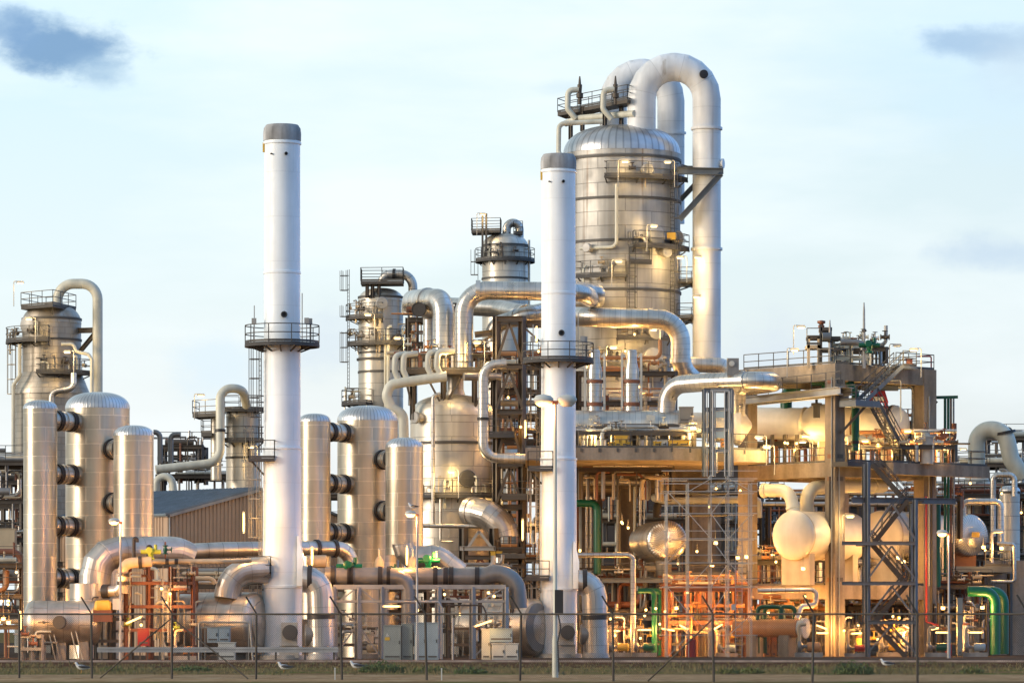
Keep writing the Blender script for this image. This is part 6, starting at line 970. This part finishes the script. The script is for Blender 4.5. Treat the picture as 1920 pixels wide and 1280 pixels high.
for px, py, d, pw, nm, sd in ((846, 884, 300, 500, 'lit lamp post on the ring platform of the reactor', -1), (1172, 303, 318.6, 220, 'left lit lamp on the top platform of the main column', 1), (1252, 304, 319.6, 180, 'right lit lamp on the top platform of the main column', -1), (1226, 424, 318.6, 300, 'lit lamp on the second platform of the main column', 1), (1160, 490, 318.6, 250, 'lit lamp on the left middle platform of the main column', 1), (1275, 483, 321, 300, 'lit lamp at the right rim of the main column above the stub platforms', -1), (1308, 482, 322, 110, 'small lamp beside the front white duct', -1), (1306, 556, 322, 120, 'second small lamp beside the front white duct', -1), (1150, 652, 318, 600, 'lit lamp at the foot of the main column above the left exchanger', 1), (1225, 618, 318, 400, 'lit lamp under the crossing duct', -1), (1272, 648, 318, 350, 'lit lamp right of the crossing duct bend', -1), (54, 598, 334, 400, 'lit lamp on the left platform of the far left tower', -1), (126, 660, 334, 500, 'lit lamp on the right platform of the far left tower', -1), (38, 530, 338, 100, 'arm lamp on the top platform of the far left tower', 1), (377, 741, 329, 120, 'arm lamp on the platform above the shed', 1), (470, 838, 328, 250, 'lit lamp on the column behind the left chimney', -1), (690, 590, 340, 350, 'lit lamp on the upper platform of the three platform column', -1), (745, 634, 341, 300, 'lit lamp on the middle platform of the three platform column', -1), (895, 642, 300, 350, 'lit lamp right of the rising overhead duct', -1), (835, 655, 301, 350, 'lit lamp between the hooked risers', 1), (928, 920, 303, 400, 'lit lamp at the right end of the reactor ring platform', -1), (1282, 800, 290, 500, 'lit lamp left of the exchanger channel head', -1), (1300, 803, 289, 400, 'lit lamp under the exchanger channel head', 1), (1110, 806, 290, 350, 'lit lamp on the yellow exchanger saddle', 1), (1330, 834, 286.5, 300, 'lit lamp low in the pipe support tower', -1), (1423, 820, 290, 500, 'lit lamp right of the exchanger end cone', -1), (1438, 838, 291, 500, 'lit lamp at the chamfered corner of the concrete deck', -1), (1505, 828, 297, 220, 'lit lamp under the bulge of the white vessel', -1), (1510, 817, 299, 250, 'higher lit lamp under the neck of the white vessel', -1), (1575, 822, 296, 500, 'lit lamp behind the front pillar', -1), (1622, 826, 293, 250, 'lit lamp under the right belly of the white vessel', 1), (1702, 808, 294, 450, 'bright lamp beside the end cap of the white vessel', -1), (1768, 832, 295, 500, 'bright lamp at the right end of the front deck', -1), (1502, 583 + 30, 292, 120, 'arm lamp on the roof equipment frame', 1), (1490, 656, 292, 100, 'arm lamp by the left roof railing', 1), (1713, 656, 292, 350, 'bright lamp above the right roof railing', -1), (1682, 648, 292, 80, 'unlit arm lamp beside the top stair landing', 1), (1594, 968, 290, 400, 'arm lamp on a post left of the stair tower', 1), (1740, 866, 296, 100, 'arm lamp below the right front deck', -1), (905, 402, 383, 120, 'arm lamp on top of the far middle column', 1), (1806, 842, 350, 120, 'arm lamp on the rack left of the tan gooseneck', 1)): POST(nm, px, py, d, pw, WW, sd, lit=pw > 90)

# ------------------------------------------------------------------ pumps and pots on the ground
def PUMP(label, px, d, mt, s=1.0):
    x = X(px, d); o = thing('pump', label, 'pump', (x, d, 0), 'ground level pumps'); mk(G().box(x - .9 * s, d - .35 * s, 0, x + .9 * s, d + .35 * s, .3 * s), 'base', 'conc2', o); mk(G().lathe((x - .1 * s, d, .68 * s), (1, 0, 0), [(.01, 0), (.25 * s, .03), (.28 * s, .1), (.28 * s, .75 * s), (.2 * s, .85 * s), (.01, .86 * s)], 18), 'motor', mt, o); mk(G().lathe((x - .75 * s, d, .68 * s), (1, 0, 0), [(.2 * s, 0), (.36 * s, .04), (.38 * s, .25 * s), (.22 * s, .34 * s), (.12 * s, .4 * s), (.12 * s, .66 * s)], 18), 'casing', 'greypipe', o); mk(G().pipe([(x - .6 * s, d, .9 * s), (x - .6 * s, d, 2.1 * s), (x - .6 * s + .5, d, 2.1 * s)], .11 * s, .25, 10), 'outlet_pipe', 'tan', o)
for lab, px, d, mt, s in (('green motored pump left of the two green downpipes', 1208, 286, 'green', 1.0), ('yellow motored pump behind the middle chimney flue elbow', 1160, 287, 'yellow', 1.0), ('small grey motored pump under the scaffold', 1362, 288, 'cabb', .9), ('red motored pump at the foot of the front concrete pillar', 1604, 286, 'red', .9), ('orange motored pump below the orange drum end cover', 1516, 283, 'orange', 1.1), ('yellow motored pump inside the stair tower foot', 1668, 290, 'yellow', 1.0), ('dark green motored pump left of the lower right lamp pole', 1757, 286, 'dgreen', 1.0), ('grey motored pump beside the big green pipes', 1828, 287, 'cabb', 1.0), ('tan motored pump below the flat lit tube near the barrier end', 690, 268, 'tan', 1.0), ('orange motored pump at the foot of the left valve skid', 345, 254.5, 'orange', .9)): PUMP(lab, px, d, mt, s)
def POT(label, px, pyt, pyb, w, d, mt):
    r = L(w / 2, d); z0 = max(0, Z(pyb, d)); zt = Z(pyt, d); x = X(px, d); o = thing('filter_pot', label, 'filter', (x, d, z0), 'small upright filter pots'); mk(G().lathe((x, d, z0), UP, [(r, .35), (r, zt - z0 - r * .4)] + [(r * math.cos(a), zt - z0 - r * .4 + r * .4 * math.sin(a)) for a in (.4, .8, 1.2, 1.55)], 22), 'body', mt, o); mk(G().lathe((x, d, zt - r * .5), UP, [(r, -.08), (r * 1.15, -.06), (r * 1.15, .06), (r, .08)], 22, False), 'flange', 'rust', o); mk(G().pipe([(x, d, zt - .05), (x, d, zt + .5), (x + .7, d, zt + .5)], .08, .2, 8), 'outlet_pipe', 'cream', o)
    for a in (0, 2.1, 4.2): mk(G().bar((x + r * .8 * math.cos(a), d + r * .8 * math.sin(a), z0), (x + r * .8 * math.cos(a), d + r * .8 * math.sin(a), z0 + .5), .08), 'leg', 'steel', o)
for lab, px, pt, pb, w, d, mt in (('tan upright pot behind the grey condensate pipe', 1150, 1165, 1230, 17, 293, 'tan'), ('clad upright pot left of the red drum roof', 1270, 1180, 1230, 16, 294, 'pipe'), ('orange upright pot right of the scaffold pier', 1368, 1160, 1230, 18, 296, 'orange'), ('yellow lit upright pot right of the front pillar foot', 1612, 1190, 1230, 15, 292, 'yellow'), ('cream upright pot inside the stair tower foot', 1694, 1172, 1230, 18, 294, 'cream'), ('clad upright pot left of the big green pipes', 1808, 1165, 1230, 17, 293, 'pipe'), ('tan upright pot on the lower walkway left of the big round drum', 1462, 1050, 1090, 14, 300, 'tan'), ('clad pot on the front deck behind the stairs foot', 1668, 838, 866, 13, 296, 'pipe'), ('brass coloured pot hanging floor under the right front deck', 1735, 905, 937, 20, 300, 'yellow')): POT(lab, px, pt, pb, w, d, mt)

# ------------------------------------------------------------------ small instrument pipework on the tower platforms
def TRIM(v, z, a0, a1, n, ro, seed, mats=('pipe', 'cream', 'steel', 'tan', 'rail'), h=1.5):
    random.seed(seed)
    for k in range(n):
        a = R(random.uniform(a0, a1)); q = random.uniform(v['r'] + .25, ro - .15); x, y = v['x'] + q * math.cos(a), v['y'] + q * math.sin(a); r = random.choice((.04, .06, .08, .11)); t = random.uniform(.5, h); tx_ = pv(-math.sin(a), math.cos(a), 0) * random.choice((-1, 1)) * random.uniform(.2, .9); rad = pv(math.cos(a), math.sin(a), 0)
        if k % 3 == 2: mk(valve_geo(G(), (x, y, z + random.uniform(.4, 1.0)), random.uniform(.12, .2), tx_.normalized(), .4), 'valve', random.choice(mats), v['o'])
        else: p = pv(x, y, z); mk(G().pipe([p, p + UP * t, p + UP * t + tx_] if k % 2 else [p - rad * (q - v['r'] + .05) + UP * t, p + UP * t, p + UP * random.uniform(-1.5, .2)], r, r * 3, 8, 4), 'instrument_pipe', random.choice(mats), v['o'])
byl = {o['label']: o for o in bpy.data.objects if o.get('label')}
def vv(label, d, wpx, px): return dict(o=byl[label], x=X(px, d), y=d, r=L(wpx / 2, d), d=d)
q = vv('clad column with three ringed platforms behind the right vessel trio', 345, 84, 714); TRIM(q, Z(645, 345), 190, 350, 18, L(64, 345), 61); TRIM(q, Z(596, 345), 180, 270, 9, L(66, 345), 62); TRIM(q, Z(756, 345), 170, 245, 8, L(74, 345), 63)
q = vv('broad clad reactor with ribbed dome between the vessel trio and middle chimney', 305, 160, 849); TRIM(q, Z(930, 305), 200, 330, 20, L(112, 305), 64)
TRIM(MC, Z(342, 325), 258, 335, 3, L(130, 325), 65, h=.9); TRIM(MC, Z(470, 325), 283, 340, 4, L(130, 325), 66, h=.9); TRIM(MC, Z(524, 325), 230, 270, 4, L(128, 325), 67, h=.9)
q = dict(MC); q['r'] = L(92, 325); TRIM(q, Z(640, 325), 266, 316, 9, L(124, 325), 68); TRIM(q, Z(707, 325), 290, 328, 7, L(124, 325), 69); TRIM(q, Z(690, 325), 236, 266, 8, L(122, 325), 70)
TRIM(LT, Z(640, 340), 170, 265, 6, L(86, 340), 71); TRIM(LT, Z(700, 340), 260, 350, 9, L(80, 340), 72)
q = vv('domed column with ring platform far behind the loop ducts', 385, 86, 947); TRIM(q, Z(488, 385), 190, 350, 8, L(56, 385), 73)
RACK('small pipes and valves on the reactor top platform', 762, 915, 668, 303.5, 3, 1, 81, 'warm', 4, 26, pyb=697, rail=False, nv=14, rmax=.12)
RACK('upper pipe rack with decks behind the truss tower', 925, 1012, 690, 309, 5, 4, 82, 'warm', 4, 22, pyb=872, rail=True, nv=8); RACK('brown lattice rack between the loop ducts above the reactor platform', 765, 868, 600, 312, 3, 2, 83, 'warm', 3, 16, pyb=690, rail=True, nv=6)
RACK('rack of valves and pipes behind the beige roof pipework', 1572, 1660, 655, 295, 3, 1, 84, 'grey', 4, 18, pyb=682, rail=False, nv=12, rmax=.14)
RACK('narrow pipe rack on the lower left beam of the concrete frame', 1405, 1540, 1055, 298.5, 2, 1, 85, 'warm', 4, 22, pyb=1090, rail=True, nv=10, rmax=.12); RACK('shelf of pipes on the lower right beam behind the stair tower', 1585, 1730, 1060, 300, 3, 1, 86, 'warm', 5, 26, pyb=1092, rail=True, nv=10, rmax=.14)
RACK('hanging pipes under the front of the concrete deck', 1085, 1260, 880, 296, 6, 1, 87, 'dark', 7, 26, pyb=935, rail=False, nv=4)
for lab, y, px0, px1, d, r in (('upper of two steel conduits running behind the round drums', 925, 1450, 1790, 312, .16), ('lower of two steel conduits running behind the round drums', 945, 1430, 1760, 314, .2)): tag(mk(G().cyl(W(px0, y, d), W(px1, y, d), r, 12), 'conduit', 'pipe'), lab, 'pipe')

# ------------------------------------------------------------------ swarms of little amber lamps among the pipes
def SWARM(lab, grp, n, px0, px1, py0, py1, d0, d1, pw, seed, cl=WARM):
    random.seed(seed)
    for k in range(n):
        p = W(random.uniform(px0, px1), random.uniform(py0, py1), random.uniform(d0, d1)); o = thing('bulkhead_lamp', lab, 'lamp', p, grp)
        mk(G().lathe(p - UP * .09, UP, [(.01, 0), (.07, .03), (.09, .1), (.06, .17), (.01, .18)], 10), 'glass', 'lamp', o); mk(G().lathe(p + UP * .1, UP, [(.13, 0), (.1, .05), (.03, .1), (.03, .55)], 10), 'hood', 'steel', o); glow(o, p - pv(0, .35, .1), pw, cl, .12)
SWARM('little amber lamp glowing in the pipework beneath the concrete deck', 'amber lamps beneath the concrete deck', 10, 1095, 1420, 915, 1065, 291, 297, 130, 1); SWARM('little amber lamp low among the pipes between the middle chimney and scaffold', 'amber lamps right of the middle chimney', 10, 1140, 1300, 1120, 1205, 285, 290, 130, 2, SOD); SWARM('little amber lamp low in the bottom bay of the concrete frame', 'amber lamps in the bottom bay', 12, 1410, 1740, 1115, 1205, 285.5, 292, 130, 3, SOD)
SWARM('little amber lamp glowing under the white vessel in the upper bay', 'amber lamps in the upper bay', 7, 1430, 1700, 828, 856, 292, 297, 110, 4); SWARM('little amber lamp around the foot of the main column', 'amber lamps at the column foot', 8, 1095, 1260, 625, 760, 311, 316, 170, 5); SWARM('little amber lamp in the left valve skids', 'amber lamps in the left skids', 6, 180, 360, 1080, 1200, 253, 255.5, 120, 6, SOD); SWARM('little amber lamp in the middle bay behind the round drums', 'amber lamps in the middle bay', 8, 1440, 1760, 950, 1070, 294, 303, 130, 7); SWARM('little amber lamp in the racks at the right edge', 'amber lamps at the right edge', 6, 1790, 1915, 900, 1190, 303, 320, 130, 8); SWARM('little amber lamp low under the grey header', 'amber lamps under the grey header', 5, 630, 960, 1110, 1200, 267, 272, 110, 9, SOD); SWARM('little amber lamp between the reactor and middle chimney', 'amber lamps beside the reactor', 6, 925, 1010, 640, 1060, 297, 306, 150, 10); SWARM('little amber lamp in the rack at the left edge', 'amber lamps at the left edge', 5, -5, 40, 1060, 1190, 270, 274, 130, 11, SOD)

PAL['red'] = ('rust', 'orange', 'rust', 'tan', 'orange', 'steel')
RACK('orange red pipes stacked in front of the tie beam behind the scaffold', 1246, 1402, 1104, 291.5, 2.2, 2, 91, 'red', 7, 34, post='rust', rail=False, nv=10, rmax=.16); RACK('dense dark pipework between the scaffold and the round drum foot', 1405, 1540, 1150, 294, 2.5, 2, 92, 'warm', 6, 34, rail=False, nv=12, rmax=.14)
RACK('thin rack of railings and pipes inside the upper right bay', 1600, 1715, 800, 300, 3, 1, 93, 'warm', 4, 22, pyb=866, rail=True, nv=8, rmax=.12); RACK('pipe rack left of the far tower foot at the left edge', -40, 60, 905, 330, 5, 3, 94, 'dark', 6, 22, pyb=1040, rail=True, nv=6)
